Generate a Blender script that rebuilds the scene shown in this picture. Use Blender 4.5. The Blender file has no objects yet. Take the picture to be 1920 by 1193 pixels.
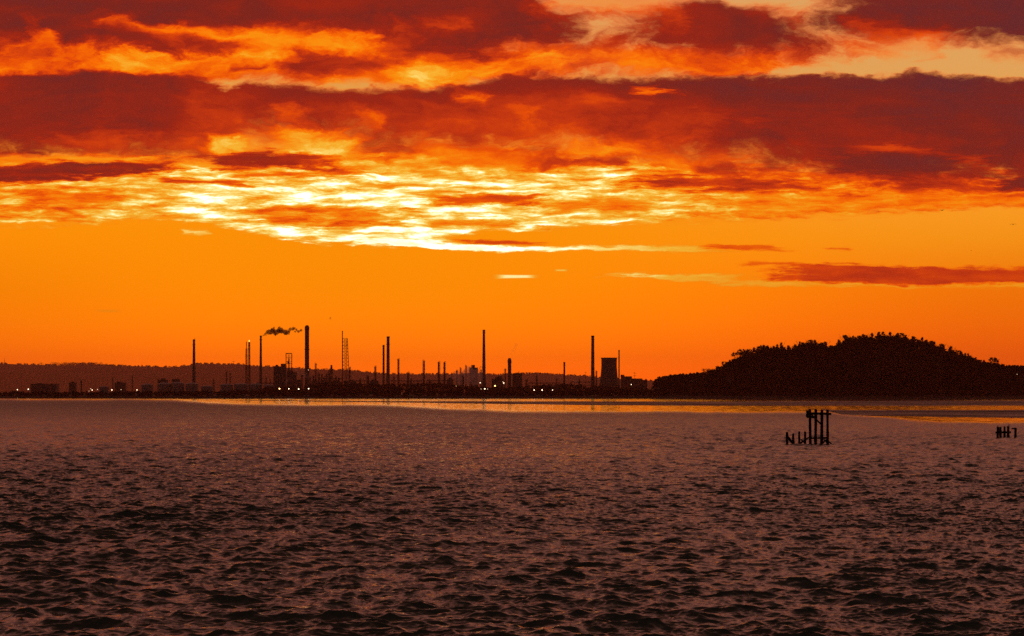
import bpy, math, random
import numpy as np
from mathutils import Vector, noise as mnoise

random.seed(7)
rng = np.random.default_rng(11)
scene = bpy.context.scene
COL = scene.collection

# ------------------------------------------------------------------ camera, sun, exposure
CAM_Z = 6.0                        # eye height above the water
F = 4516.4                         # focal length in photo pixels (24 degrees across)
HX, HY = 960.0, 737.0              # where the level line of sight meets the photo
cam_data = bpy.data.cameras.new('camera')
cam_data.sensor_width = 36.0
cam_data.lens = 36.0 / (2 * math.tan(math.radians(12)))
cam_data.shift_y = (HY - 596.5) / 1920.0
cam_data.clip_start = 0.5
cam_data.clip_end = 60000.0
cam = bpy.data.objects.new('camera', cam_data)
COL.objects.link(cam)
cam.location = (0, 0, CAM_Z)
cam.rotation_euler = (math.radians(90), 0, 0)
scene.camera = cam

SUN_AZ, SUN_EL = -3.5, 4.4         # degrees: left of centre, behind the cloud
sun_data = bpy.data.lights.new('sun', 'SUN')
sun_data.energy = 0.004             # the sun is hidden behind the cloud bank
sun_data.angle = math.radians(10)
sun_data.color = (1.0, 0.45, 0.15)
sun = bpy.data.objects.new('sun', sun_data)
COL.objects.link(sun)
sd = Vector((math.sin(math.radians(SUN_AZ)) * math.cos(math.radians(SUN_EL)),
             math.cos(math.radians(SUN_AZ)) * math.cos(math.radians(SUN_EL)), math.sin(math.radians(SUN_EL))))
sun.rotation_euler = sd.to_track_quat('Z', 'Y').to_euler()
sun.location = (0, 0, 300)

scene.view_settings.view_transform = 'Standard'
scene.view_settings.look = 'None'
scene.view_settings.exposure = 0.0
scene.view_settings.gamma = 1.0
scene.render.engine = 'CYCLES'
cy = scene.cycles
cy.max_bounces = 5; cy.diffuse_bounces = 1; cy.glossy_bounces = 3; cy.volume_bounces = 2
cy.transmission_bounces = 2; cy.transparent_max_bounces = 8
cy.use_denoising = False; cy.sample_clamp_indirect = 4.0
cy.caustics_reflective = False; cy.caustics_refractive = False


def lin(r, g, b, k=1.0):
    def c(x):
        x /= 255.0
        return x / 12.92 if x <= 0.04045 else ((x + 0.055) / 1.055) ** 2.4
    return (c(r) * k, c(g) * k, c(b) * k, 1.0)


# ------------------------------------------------------------------ the sky (world, by direction)
class Nodes:
    def __init__(self, tree):
        self.t = tree; self.n = tree.nodes; self.l = tree.links

    def put(self, sock, v):
        if v is None: return
        if isinstance(v, bpy.types.NodeSocket): self.l.new(v, sock)
        else: sock.default_value = v

    def m(self, op, a, b=None, c=None, clamp=False):
        n = self.n.new('ShaderNodeMath'); n.operation = op; n.use_clamp = clamp
        for i, v in enumerate((a, b, c)): self.put(n.inputs[i], v)
        return n.outputs[0]

    def comb(self, x, y, z=0.0):
        n = self.n.new('ShaderNodeCombineXYZ')
        self.put(n.inputs[0], x); self.put(n.inputs[1], y); self.put(n.inputs[2], z)
        return n.outputs[0]

    def sep(self, v):
        n = self.n.new('ShaderNodeSeparateXYZ'); self.put(n.inputs[0], v)
        return n.outputs

    def rgb(self, a):
        n = self.n.new('ShaderNodeCombineColor')
        for i in range(3): self.put(n.inputs[i], a)
        return n.outputs[0]

    def split(self, c):
        n = self.n.new('ShaderNodeSeparateColor'); self.put(n.inputs[0], c)
        return n.outputs

    def noise(self, vec, scale=1.0, detail=5.0, rough=0.55, dim='2D', dist=0.0):
        n = self.n.new('ShaderNodeTexNoise'); n.noise_dimensions = dim
        self.put(n.inputs['Vector'], vec)
        n.inputs['Scale'].default_value = scale; n.inputs['Detail'].default_value = detail
        n.inputs['Roughness'].default_value = rough; n.inputs['Distortion'].default_value = dist
        return n.outputs

    def smooth(self, v, a, b, lo=0.0, hi=1.0):
        n = self.n.new('ShaderNodeMapRange'); n.interpolation_type = 'SMOOTHSTEP'; n.clamp = False
        self.put(n.inputs['Value'], v); self.put(n.inputs['From Min'], a); self.put(n.inputs['From Max'], b)
        n.inputs['To Min'].default_value = lo; n.inputs['To Max'].default_value = hi
        return n.outputs[0]

    def mixf(self, f, a, b):
        n = self.n.new('ShaderNodeMix'); n.data_type = 'FLOAT'
        self.put(n.inputs[0], f); self.put(n.inputs[2], a); self.put(n.inputs[3], b)
        return n.outputs[0]

    def mixc(self, f, a, b):
        n = self.n.new('ShaderNodeMix'); n.data_type = 'RGBA'
        self.put(n.inputs[0], f); self.put(n.inputs[6], a); self.put(n.inputs[7], b)
        return n.outputs[2]

    def ramp(self, v, stops):
        n = self.n.new('ShaderNodeValToRGB'); self.put(n.inputs[0], v)
        e = n.color_ramp.elements
        while len(e) > 1: e.remove(e[-1])
        e[0].position, e[0].color = stops[0]
        for p, c in stops[1:]:
            x = e.new(p); x.color = c
        return n.outputs[0]

    def scalec(self, c, k):
        n = self.n.new('ShaderNodeVectorMath'); n.operation = 'SCALE'
        self.put(n.inputs[0], c); self.put(n.inputs['Scale'], k)
        return n.outputs[0]


world = bpy.data.worlds.new('World'); scene.world = world
world.use_nodes = True
g = Nodes(world.node_tree); g.n.clear()
direc = g.n.new('ShaderNodeTexCoord').outputs['Generated']
dx, dy, dz = g.sep(direc)
ysafe = g.m('MAXIMUM', dy, 0.08)
u = g.m('DIVIDE', dx, ysafe); v = g.m('DIVIDE', dz, ysafe)
X = g.m('MULTIPLY_ADD', u, F, HX)            # bearing and height of the direction, on the scale of the cloud notes below
Y = g.m('MULTIPLY_ADD', v, -F, HY)

wn = g.noise(g.comb(g.m('DIVIDE', X, 300.0), g.m('DIVIDE', Y, 95.0)), detail=7.0, rough=0.6)
wx, wy, wz = g.split(wn[1])
fn = g.noise(g.comb(g.m('DIVIDE', X, 60.0), g.m('DIVIDE', Y, 28.0)), detail=5.0, rough=0.6)
fx, fy, fz = g.split(fn[1])
def warp(sock, a, n1, b, n2):
    s = g.m('MULTIPLY_ADD', g.m('SUBTRACT', n1, 0.5), a, sock)
    return g.m('MULTIPLY_ADD', g.m('SUBTRACT', n2, 0.5), b, s)
XB = warp(X, 150.0, wx, 30.0, fx); YB = warp(Y, 62.0, wy, 22.0, fy)      # billowing edges
XS = warp(X, 90.0, wx, 20.0, fx); YS = warp(Y, 20.0, wz, 7.0, fy)        # streaky edges
TB = g.m('DIVIDE', g.m('ADD', XB, 240.0), 2400.0); NB = YB
TS = g.m('DIVIDE', g.m('ADD', XS, 240.0), 2400.0); NS = YS
T0 = g.m('DIVIDE', g.m('ADD', X, 240.0), 2400.0)
def centred(o): return g.m('MULTIPLY_ADD', o, 2.0, -1.0)
nb = centred(g.noise(g.comb(g.m('DIVIDE', XB, 170.0), g.m('DIVIDE', YB, 60.0)), detail=8.0, rough=0.62)[0])
ns = centred(g.noise(g.comb(g.m('DIVIDE', XS, 85.0), g.m('DIVIDE', YS, 12.5)), detail=8.0, rough=0.66)[0])
nl = centred(g.noise(g.comb(g.m('DIVIDE', X, 420.0), g.m('DIVIDE', Y, 70.0)), detail=6.0, rough=0.55)[0])
KINDS = {'B': (TB, NB), 'S': (TS, NS), 'N': (T0, Y)}
NOISES = {'b': nb, 's': ns, 'l': nl}

neb = centred(g.noise(g.comb(g.m('DIVIDE', XB, 80.0), g.m('DIVIDE', YB, 36.0)), detail=7.0, rough=0.65)[0])
nes = centred(g.noise(g.comb(g.m('DIVIDE', XS, 68.0), g.m('DIVIDE', YS, 8.5)), detail=6.0, rough=0.65)[0])
EDGE = {'B': (0.62, 0.45, 2.5, neb), 'S': (0.8, 0.34, 2.0, nes), 'N': (0.0, 0.5, 1.0, None)}

# clear air behind the clouds
clear = g.ramp(g.m('DIVIDE', g.m('ADD', Y, 20.0), 780.0), [
    (0.0, lin(226, 164, 100)), (0.24, lin(232, 162, 78)), (0.42, lin(250, 156, 28, 1.08)), (0.58, lin(252, 143, 4, 1.16)),
    (0.72, lin(255, 133, 0, 1.28)), (0.80, lin(255, 124, 0, 1.44)), (0.86, lin(255, 113, 0, 1.60)), (0.93, lin(255, 100, 0, 1.78)), (1.0, lin(255, 92, 0, 1.9))])
right = g.smooth(X, 800.0, 1900.0)
clear = g.mixc(g.m('MULTIPLY', right, 0.8), clear, g.ramp(g.m('DIVIDE', g.m('ADD', Y, 20.0), 780.0), [
    (0.0, lin(226, 166, 100)), (0.3, lin(232, 168, 88)), (0.5, lin(247, 158, 40, 1.08)), (0.6, lin(246, 148, 24, 1.1)),
    (0.72, lin(248, 118, 4, 1.15)), (0.86, lin(242, 92, 2, 1.32)), (1.0, lin(236, 80, 2, 1.6))]))
gx = g.m('DIVIDE', g.m('SUBTRACT', X, 680.0), 620.0); gy = g.m('DIVIDE', g.m('SUBTRACT', Y, 470.0), 190.0)
side = g.m('MAXIMUM', g.m('MULTIPLY', g.smooth(X, 460.0, -120.0), 0.16), g.m('MULTIPLY', g.smooth(X, 1350.0, 2050.0), 0.12))
clear = g.mixc(g.m('MULTIPLY', side, g.smooth(Y, 380.0, 560.0)), clear, (0.0, 0.0, 0.0, 1))
glow = g.m('EXPONENT', g.m('MULTIPLY', g.m('ADD', g.m('MULTIPLY', gx, gx), g.m('MULTIPLY', gy, gy)), -1.0))
clear = g.mixc(g.m('MULTIPLY', glow, 0.55), clear, lin(255, 150, 0))

Tacc = 0.62; Aacc = 0.0
def layer(pts, val=0.5, amp=0.1, st=12.0, sb=12.0, kind='B', noise='b', alpha=1.0, grad=0.0):
    """One cloud: pts = (bearing, top, bottom[, value]) along it; value runs dark maroon (0) to sunlit white (1)."""
    global Tacc, Aacc
    t, n = KINDS[kind]
    c = g.n.new('ShaderNodeRGBCurve')
    g.put(c.inputs['Color'], g.rgb(t))
    m = c.mapping
    for ch in range(3):
        cu = m.curves[ch]
        ps = []
        for p in pts:
            yv = (p[1 + ch] + 200.0) / 1000.0 if ch < 2 else (p[3] if len(p) > 3 else val)
            ps.append(((p[0] + 240.0) / 2400.0, min(max(yv, 0.0), 1.0)))
        if len(ps) == 1: ps.append((1.0, ps[0][1]))
        cu.points[0].location = ps[0]; cu.points[1].location = ps[-1]
        for q in ps[1:-1]: cu.points.new(*q)
        for q in cu.points: q.handle_type = 'AUTO_CLAMPED'
    m.extend = 'HORIZONTAL'
    m.update()
    r, gg, b = g.split(c.outputs[0])
    top = g.m('MULTIPLY_ADD', r, 1000.0, -200.0); bot = g.m('MULTIPLY_ADD', gg, 1000.0, -200.0)
    dt = g.m('SUBTRACT', n, top); db = g.m('SUBTRACT', bot, n)
    k, w, wide, ne = EDGE[kind]
    st *= wide; sb *= wide
    m_ = g.m('MINIMUM', g.m('MULTIPLY_ADD', dt, 1.0 / st, 0.5), g.m('MULTIPLY_ADD', db, 1.0 / sb, 0.5))
    x0 = (pts[0][0] + 240) / 2400.0; x1 = (pts[-1][0] + 240) / 2400.0; ex = min(.07, (x1 - x0) * .35)
    if pts[0][0] > -150: m_ = g.m('MINIMUM', m_, g.m('MULTIPLY', g.m('SUBTRACT', t, x0), 1.0 / ex))
    if pts[-1][0] < 2050: m_ = g.m('MINIMUM', m_, g.m('MULTIPLY', g.m('SUBTRACT', x1, t), 1.0 / ex))
    m_ = g.m('MINIMUM', m_, 1.3)
    if k: m_ = g.m('MULTIPLY_ADD', ne, k, m_)
    mask = g.smooth(m_, 0.5 - w, 0.5 + w)
    if alpha < 1: mask = g.m('MULTIPLY', mask, alpha)
    val_ = b
    if amp: val_ = g.m('MULTIPLY_ADD', NOISES[noise], amp, val_)
    if grad: val_ = g.m('MULTIPLY_ADD', dt, grad / 100.0, val_)
    Tacc = g.mixf(mask, Tacc, val_)
    Aacc = g.m('SUBTRACT', 1.0, g.m('MULTIPLY', g.m('SUBTRACT', 1.0, Aacc), g.m('SUBTRACT', 1.0, mask))) if not isinstance(Aacc, float) else mask

L = layer
# -- sunlit sheet under the bank
L([(-240, 285, 425, .66), (0, 290, 424, .68), (120, 295, 420, .72), (300, 300, 408, .80), (360, 300, 416, .86), (480, 300, 440, .86), (600, 290, 457, .90),
   (720, 290, 462, .91), (820, 280, 455, .89), (900, 285, 432, .87), (1000, 285, 428, .84), (1140, 290, 421, .82), (1300, 300, 414, .72), (1500, 310, 405, .62),
   (1700, 310, 398, .58), (1920, 310, 386, .54), (2160, 310, 386, .5)], amp=.55, st=30, sb=12, kind='S', noise='s')
L([(600, 440, 460, .98), (760, 448, 465, 1.0), (900, 456, 470, 1.0), (1050, 459, 468, .97), (1160, 458, 468, .86), (1300, 460, 474, .74), (1440, 464, 472, .66)], amp=.1, st=5, sb=4, kind='S', noise='s')
L([(330, 286, 322, .6), (480, 280, 326, .66), (700, 280, 330, .7), (900, 280, 330, .72), (1050, 284, 330, .68), (1180, 296, 336, .6)], amp=.42, st=14, sb=22, kind='S', noise='s', alpha=.9)
L([(0, 358, 392, .5), (120, 360, 392, .48), (270, 366, 384, .55)], amp=.3, st=14, sb=12, kind='S', noise='s', alpha=.85)
L([(400, 384, 404, .6), (500, 384, 420, .56), (640, 388, 428, .58), (760, 392, 424, .6), (830, 400, 420, .62)], amp=.5, st=8, sb=8, kind='S', noise='s', alpha=.9)
L([(770, 370, 378, .5), (860, 364, 384, .42), (960, 366, 380, .4), (1050, 372, 380, .5)], amp=.2, st=8, sb=8, kind='S', noise='s', alpha=.95)
L([(760, 404, 416, .6), (900, 412, 424, .58), (1000, 410, 420, .62)], amp=.3, st=8, sb=8, kind='S', noise='s', alpha=.8)
L([(1000, 384, 400, .6), (1150, 374, 396, .55), (1260, 384, 398, .6)], amp=.25, st=10, sb=10, kind='S', noise='s', alpha=.8)
L([(830, 446, 457, .45), (930, 448, 456, .42), (1070, 451, 456, .46)], amp=.1, st=4, sb=4, kind='S', noise='s')
L([(270, 333, 346, .36), (350, 336, 346, .4), (500, 340, 350, .45)], amp=.2, st=8, sb=8, kind='S', noise='s', alpha=.9)
L([(390, 326, 334, .5), (600, 318, 330, .5), (760, 316, 326, .55)], amp=.2, st=10, sb=10, kind='S', noise='s', alpha=.8)
L([(640, 344, 352, .62), (760, 342, 352, .6), (860, 344, 350, .66)], amp=.2, st=8, sb=8, kind='S', noise='s', alpha=.8)
L([(330, 430, 438, .86), (400, 432, 440, .86)], amp=.3, st=6, sb=6, kind='S', noise='s', alpha=.8)
L([(912, 515, 523, .92), (1022, 516, 521, .92)], amp=.0, st=3, sb=3, kind='N')
L([(1034, 505, 509, .8), (1070, 505, 509, .8)], amp=.0, st=3, sb=3, kind='N')
L([(1080, 513, 518, .85), (1160, 513, 521, .86), (1280, 512, 526, .76), (1400, 512, 528, .7), (1480, 514, 530, .66)], amp=.12, st=5, sb=5, kind='S', noise='s')
L([(174, 581, 585, .66), (232, 581, 586, .66)], amp=.0, st=3, sb=3, kind='N', alpha=.8)
# -- low purple bank on the right with its lit lower edge
L([(1270, 519, 529, .68), (1400, 522, 534, .7), (1600, 524, 540, .7), (1800, 522, 538, .68), (2160, 520, 534, .66)], amp=.05, st=6, sb=5, kind='S', noise='s')
L([(1380, 509, 513, .4), (1460, 499, 527, .40), (1560, 497, 533, .38), (1700, 499, 534, .37), (1850, 500, 532, .36), (1920, 499, 527, .37), (2160, 499, 520, .37)], amp=.1, st=6, sb=5, kind='S', noise='s')
L([(1370, 493, 500, .42), (1450, 494, 500, .45), (1560, 498, 503, .4)], amp=.1, st=4, sb=4, kind='S', noise='s', alpha=.8)
L([(1290, 458, 464, .46), (1420, 460, 471, .42), (1505, 466, 472, .45)], amp=.1, st=4, sb=4, kind='S', noise='s', alpha=.85)
L([(1535, 467, 472, .4), (1600, 467, 472, .42)], amp=.1, st=4, sb=4, kind='S', noise='s', alpha=.85)
# -- rusty strips on the right above the sheet
L([(1120, 318, 345, .38), (1220, 328, 352, .32), (1330, 332, 358, .3), (1450, 338, 364, .28), (1560, 336, 348, .34)], amp=.2, st=14, sb=14, kind='S', noise='s', alpha=.95)
L([(1600, 338, 352, .36), (1700, 338, 356, .3), (1800, 342, 356, .34), (1920, 350, 366, .38)], amp=.15, st=10, sb=10, kind='S', noise='s', alpha=.9)
L([(1300, 366, 404, .64), (1500, 366, 398, .61), (1700, 362, 392, .6), (1920, 366, 386, .57), (2160, 366, 384, .55)], amp=.14, st=12, sb=8, kind='S', noise='s', alpha=.7)
L([(1480, 326, 334, .6), (1560, 324, 334, .68), (1640, 328, 334, .6)], amp=.1, st=6, sb=6, kind='S', noise='s', alpha=.8)
L([(-240, -200, 150, .6), (0, -200, 150, .6), (380, -200, 152, .58), (480, -200, 146, .58), (700, -200, 156, .6), (860, -200, 156, .6), (980, -200, 130, .58), (1090, 60, 120, .56)], amp=.3, st=8, sb=10, kind='B', noise='b')
# -- the rift of fire above the main bank
L([(-240, 86, 150, 0.505), (0, 88, 150, 0.525), (60, 70, 150, .6), (100, 76, 150, .6), (200, 82, 150, 0.565), (300, 86, 150, 0.575), (420, 84, 150, 0.565), (520, 88, 130, .6),
   (640, 66, 152, 0.565), (760, 80, 152, 0.585), (900, 84, 150, 0.585), (1000, 76, 146, 0.565), (1100, 84, 142, 0.565), (1200, 92, 138, .6), (1300, 90, 136, .6), (1400, 92, 130, 0.525),
   (1480, 92, 115, 0.465), (1580, 76, 92, .5)], amp=.5, st=14, sb=10, kind='B', noise='b', alpha=.96)
# -- upper cloud
L([(-240, -240, 74, .10), (0, -240, 78, .12), (120, -240, 86, .13), (250, -240, 92, .14), (400, -240, 74, .14), (520, -240, 60, .16), (640, -240, 70, .2), (760, -240, 92, .17), (880, -240, 98, .14),
   (960, -240, 92, .14), (1010, -30, 92, .15), (1070, 14, 90, .14), (1130, 34, 84, .17), (1200, 52, 78, .22)], amp=.16, st=20, sb=24, kind='B', noise='b')
L([(1060, 70, 128, .56), (1180, 80, 134, .6), (1320, 84, 130, .6), (1450, 84, 118, .56), (1560, 76, 104, .5), (1680, 70, 92, .48)], amp=.16, st=14, sb=18, kind='B', noise='b', alpha=.85)
L([(1070, 46, 80, .2), (1170, 28, 94, .16), (1250, 12, 104, .13), (1310, -10, 106, .11), (1380, 8, 108, .1), (1440, 22, 106, .1), (1500, 34, 102, .13), (1570, 56, 96, .24), (1650, 66, 92, .34)],
  amp=.13, st=16, sb=22, kind='B', noise='b', grad=.12)
L([(1470, -20, 12, .2), (1530, -80, 40, .12), (1600, -240, 62, .1), (1700, -240, 72, .08), (1800, -240, 82, .05), (1920, -240, 82, .04), (2160, -240, 80, .04)], amp=.12, st=20, sb=18, kind='B', noise='b')
L([(1580, 44, 62, .36), (1660, 46, 74, .42), (1760, 54, 76, .4), (1830, 58, 74, .3)], amp=.15, st=18, sb=16, kind='B', noise='b', alpha=.85)
L([(1830, 100, 112, .22), (1900, 92, 112, .2), (2000, 94, 116, .2)], amp=.2, st=14, sb=14, kind='B', noise='b', alpha=.6)
L([(1690, 110, 116, .4), (1770, 108, 116, .42)], amp=.2, st=8, sb=8, kind='B', noise='b', alpha=.5)
L([(700, 30, 64, .42), (800, 44, 62, .55), (900, 38, 50, .4)], amp=.3, st=16, sb=16, kind='B', noise='b', alpha=.55)
L([(960, -60, 50, .5), (1080, -60, 30, .56), (1200, -60, 46, .5), (1330, -60, 30, .46)], amp=.34, st=20, sb=30, kind='B', noise='b', alpha=.5)
L([(1560, 64, 100, .5), (1660, 70, 100, .52), (1780, 76, 96, .5)], amp=.25, st=18, sb=22, kind='B', noise='b', alpha=.6)
L([(1380, 4, 26, .4), (1470, 14, 44, .36), (1560, 44, 64, .4)], amp=.25, st=14, sb=16, kind='B', noise='b', alpha=.55)
L([(1100, 134, 148, .5), (1200, 140, 150, .4), (1300, 138, 148, .36)], amp=.25, st=8, sb=8, kind='B', noise='b', alpha=.6)
# flames inside the upper cloud
L([(150, 20, 44, .5), (200, 36, 60, .62), (300, 52, 72, .64), (400, 54, 76, .66), (500, 52, 82, .68), (600, 60, 94, .68), (700, 72, 100, .66), (790, 88, 102, .58)], amp=.16, st=14, sb=14, kind='B', noise='b', alpha=.95)
L([(20, 58, 96, .56), (70, 46, 100, .64), (110, 66, 96, .6)], amp=.25, st=18, sb=16, kind='B', noise='b', alpha=.85)
L([(140, 58, 84, .2), (240, 62, 92, .16), (330, 72, 90, .17), (430, 74, 88, .22), (520, 78, 88, .3)], amp=.1, st=12, sb=14, kind='B', noise='b', alpha=.9)
L([(470, 92, 136, .3), (530, 82, 138, .2), (600, 84, 138, .18), (680, 92, 132, .22), (760, 98, 126, .26), (830, 102, 120, .36)], amp=.18, st=12, sb=16, kind='B', noise='b', alpha=.95)
L([(420, 116, 128, .25), (500, 116, 128, .24)], amp=.1, st=8, sb=8, kind='B', noise='b', alpha=.9)
# -- the main bank
L([(-240, 132, 296, .17), (0, 134, 296, .15), (150, 136, 300, .17), (330, 138, 296, .21), (400, 146, 292, .26), (440, 166, 276, .26), (500, 158, 248, .24), (580, 164, 252, .26), (660, 172, 268, .3), (800, 166, 276, .31),
   (900, 152, 284, .31), (1000, 140, 276, .3), (1080, 142, 282, .29), (1160, 158, 286, .27), (1250, 148, 294, .22), (1400, 136, 306, .16), (1500, 136, 318, .12), (1600, 140, 330, .10), (1750, 146, 334, .07),
   (1920, 150, 330, .06), (2160, 150, 330, .05)], amp=.17, st=8, sb=30, kind='B', noise='b', grad=.05)
L([(-240, 270, 300, .3), (0, 272, 300, .26), (200, 262, 300, .34), (380, 244, 296, .34), (500, 222, 270, .34), (700, 236, 290, .36), (900, 256, 296, .36), (1080, 256, 292, .36), (1250, 266, 306, .34), (1400, 276, 318, .32), (1550, 296, 330, .26), (1700, 310, 336, .26), (1920, 312, 336, .26), (2160, 312, 336, .26)], amp=.3, st=40, sb=26, kind='B', noise='b', alpha=.75)
L([(440, 162, 190, .17), (600, 168, 190, .16), (800, 166, 188, .17), (1000, 142, 168, .17), (1200, 152, 176, .1), (1500, 138, 172, .04), (1920, 152, 184, .03), (2160, 152, 184, .03)], amp=.08, st=8, sb=26, kind='B', noise='b', alpha=.75)
L([(60, 246, 280, .33), (160, 240, 284, .4), (260, 258, 290, .34)], amp=.2, st=26, sb=20, kind='B', noise='b', alpha=.7)
L([(370, 262, 292, .6), (420, 258, 292, .74), (480, 268, 290, .62)], amp=.3, st=18, sb=14, kind='B', noise='b', alpha=.95)
L([(470, 240, 262, .55), (510, 226, 292, .66), (580, 250, 298, .74), (640, 258, 298, .72), (720, 272, 296, .6)], amp=.38, st=16, sb=14, kind='B', noise='b', alpha=.95)
L([(505, 202, 212, .42), (550, 204, 216, .55), (590, 206, 216, .4)], amp=.25, st=12, sb=12, kind='B', noise='b', alpha=.8)
L([(640, 220, 232, .4), (690, 226, 240, .55), (725, 224, 236, .4)], amp=.25, st=12, sb=12, kind='B', noise='b', alpha=.75)
L([(850, 174, 186, .46), (890, 176, 198, .6), (930, 188, 202, .42)], amp=.25, st=12, sb=14, kind='B', noise='b', alpha=.85)
L([(945, 204, 222, .45), (980, 208, 230, .6), (1015, 210, 226, .42)], amp=.25, st=12, sb=12, kind='B', noise='b', alpha=.85)
L([(1090, 178, 192, .38), (1150, 184, 200, .42), (1190, 188, 200, .36)], amp=.2, st=12, sb=12, kind='B', noise='b', alpha=.55)
L([(1190, 168, 178, .62), (1240, 168, 178, .74), (1290, 170, 178, .6)], amp=.1, st=7, sb=7, kind='S', noise='b', alpha=.7)
L([(1020, 272, 292, .52), (1080, 266, 290, .64), (1170, 272, 286, .6), (1230, 278, 288, .45)], amp=.25, st=10, sb=12, kind='B', noise='b', alpha=.9)
L([(1180, 288, 304, .5), (1300, 292, 312, .56), (1420, 300, 318, .48)], amp=.3, st=12, sb=12, kind='B', noise='b', alpha=.85)
L([(760, 276, 296, .56), (880, 276, 300, .62), (1000, 288, 304, .6)], amp=.32, st=14, sb=12, kind='B', noise='b', alpha=.8)
L([(1560, 270, 288, .34), (1680, 272, 288, .42), (1760, 284, 300, .36), (1900, 300, 320, .4)], amp=.12, st=12, sb=12, kind='S', noise='b', alpha=.8)
L([(1500, 288, 312, .16), (1570, 280, 326, .1), (1680, 286, 328, .08), (1780, 294, 320, .1), (1840, 306, 316, .2)], amp=.07, st=12, sb=12, kind='S', noise='b', alpha=.97)
L([(1840, 334, 352, .2), (1900, 332, 354, .14), (2000, 334, 356, .14)], amp=.12, st=10, sb=12, kind='S', noise='b', alpha=.95)
L([(1200, 186, 196, .3), (1400, 204, 216, .24), (1600, 216, 230, .19), (1800, 230, 246, .17), (2000, 246, 262, .16)], amp=.12, st=14, sb=18, kind='S', noise='s', alpha=.7)
L([(1260, 206, 214, .34), (1380, 216, 228, .33), (1480, 228, 238, .26)], amp=.12, st=10, sb=14, kind='S', noise='s', alpha=.7)
L([(1340, 160, 168, .2), (1560, 168, 178, .14), (1800, 176, 186, .12), (2000, 184, 196, .1)], amp=.12, st=10, sb=14, kind='S', noise='s', alpha=.6)
L([(700, 186, 196, .4), (800, 192, 206, .42), (900, 206, 216, .36), (1100, 214, 224, .36)], amp=.2, st=10, sb=14, kind='B', noise='b', alpha=.5)
# strips below the bank on the left
L([(-240, 292, 304, .6), (0, 291, 306, .62), (120, 294, 306, .66), (260, 293, 306, .7), (380, 296, 306, .62)], amp=.12, st=6, sb=6, kind='S', noise='s', alpha=.95)
L([(-240, 310, 346, .2), (0, 312, 342, .18), (80, 306, 340, .2), (200, 304, 330, .2), (300, 306, 324, .25), (400, 308, 320, .36)], amp=.2, st=8, sb=12, kind='S', noise='s', alpha=.97)
L([(320, 288, 300, .3), (400, 290, 312, .24), (500, 284, 314, .22), (600, 290, 316, .26), (680, 304, 320, .36)], amp=.14, st=10, sb=10, kind='S', noise='b', alpha=.93)
L([(1000, 282, 302, .3), (1060, 286, 306, .24), (1140, 290, 308, .26), (1200, 296, 306, .36)], amp=.2, st=10, sb=10, kind='B', noise='b', alpha=.85)
L([(1270, 300, 318, .3), (1340, 304, 322, .22), (1420, 308, 322, .25)], amp=.2, st=10, sb=10, kind='B', noise='b', alpha=.85)

Tacc = g.m('MULTIPLY_ADD', neb, 0.055, Tacc)
Tacc = g.m('MULTIPLY_ADD', g.m('MULTIPLY', nl, g.smooth(Tacc, 0.5, 0.3)), 0.10, Tacc)
pal = g.ramp(Tacc, [
    (0.0, lin(102, 40, 41)), (0.12, lin(124, 37, 29)), (0.25, lin(158, 38, 20)), (0.36, lin(200, 56, 16)), (0.46, lin(236, 80, 6)),
    (0.56, lin(255, 112, 4)), (0.66, lin(255, 146, 14)), (0.77, lin(255, 186, 52)), (0.87, lin(255, 222, 118, 1.1)), (0.95, lin(255, 240, 178, 1.3)), (1.0, lin(255, 242, 205, 1.9)), ])
front_col = g.mixc(Aacc, clear, pal)

# the rest of the vault: dusk sky with broken cloud, seen only in the water
sky = g.n.new('ShaderNodeTexSky'); sky.sky_type = 'NISHITA'; sky.sun_disc = False
sky.sun_elevation = math.radians(SUN_EL); sky.sun_rotation = math.radians(SUN_AZ)
sky.air_density = 1.5; sky.dust_density = 4.0
nish = g.scalec(sky.outputs[0], 0.05)
vn = g.noise(g.comb(g.m('DIVIDE', dx, g.m('ADD', g.m('ABSOLUTE', dz), 0.12)), g.m('DIVIDE', dy, g.m('ADD', g.m('ABSOLUTE', dz), 0.12))), scale=2.2, detail=6, rough=.6)
cmask = g.smooth(vn[0], 0.42, 0.58)
toward = g.smooth(dy, -0.3, 1.0)
low = g.smooth(dz, 1.15, 0.5)
cfront = g.mixc(g.smooth(dz, 0.16, 0.55), (0.25, 0.070, 0.056, 1), (0.42, 0.138, 0.110, 1))
gfront = g.mixc(g.smooth(dz, 0.16, 0.60), (0.80, 0.24, 0.13, 1), (0.72, 0.26, 0.19, 1))
ccol = g.mixc(g.m('MULTIPLY', toward, low), (0.016, 0.014, 0.016, 1), cfront)
gcol = g.mixc(g.m('MULTIPLY', toward, low), nish, gfront)
vault = g.mixc(g.m('MULTIPLY', cmask, 0.9), gcol, ccol)
blend = g.m('MULTIPLY', g.smooth(Y, -260.0, -40.0), g.smooth(dy, 0.80, 0.95))
skycol = g.mixc(blend, vault, front_col)
SKY_GAIN = 1.0
bg = g.n.new('ShaderNodeBackground')
g.put(bg.inputs['Color'], skycol); bg.inputs['Strength'].default_value = SKY_GAIN
out = g.n.new('ShaderNodeOutputWorld'); g.l.new(bg.outputs[0], out.inputs[0])
world.cycles.sampling_method = 'MANUAL'; world.cycles.sample_map_resolution = 1024


# ------------------------------------------------------------------ helpers
def P(px, py, D):
    """World point at distance D seen at photo pixel (px, py)."""
    return Vector(((px - HX) / F * D, D, CAM_Z + (HY - py) / F * D))

def dist(py): return CAM_Z * F / (py - HY)      # how far the water surface lies at that line

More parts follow.
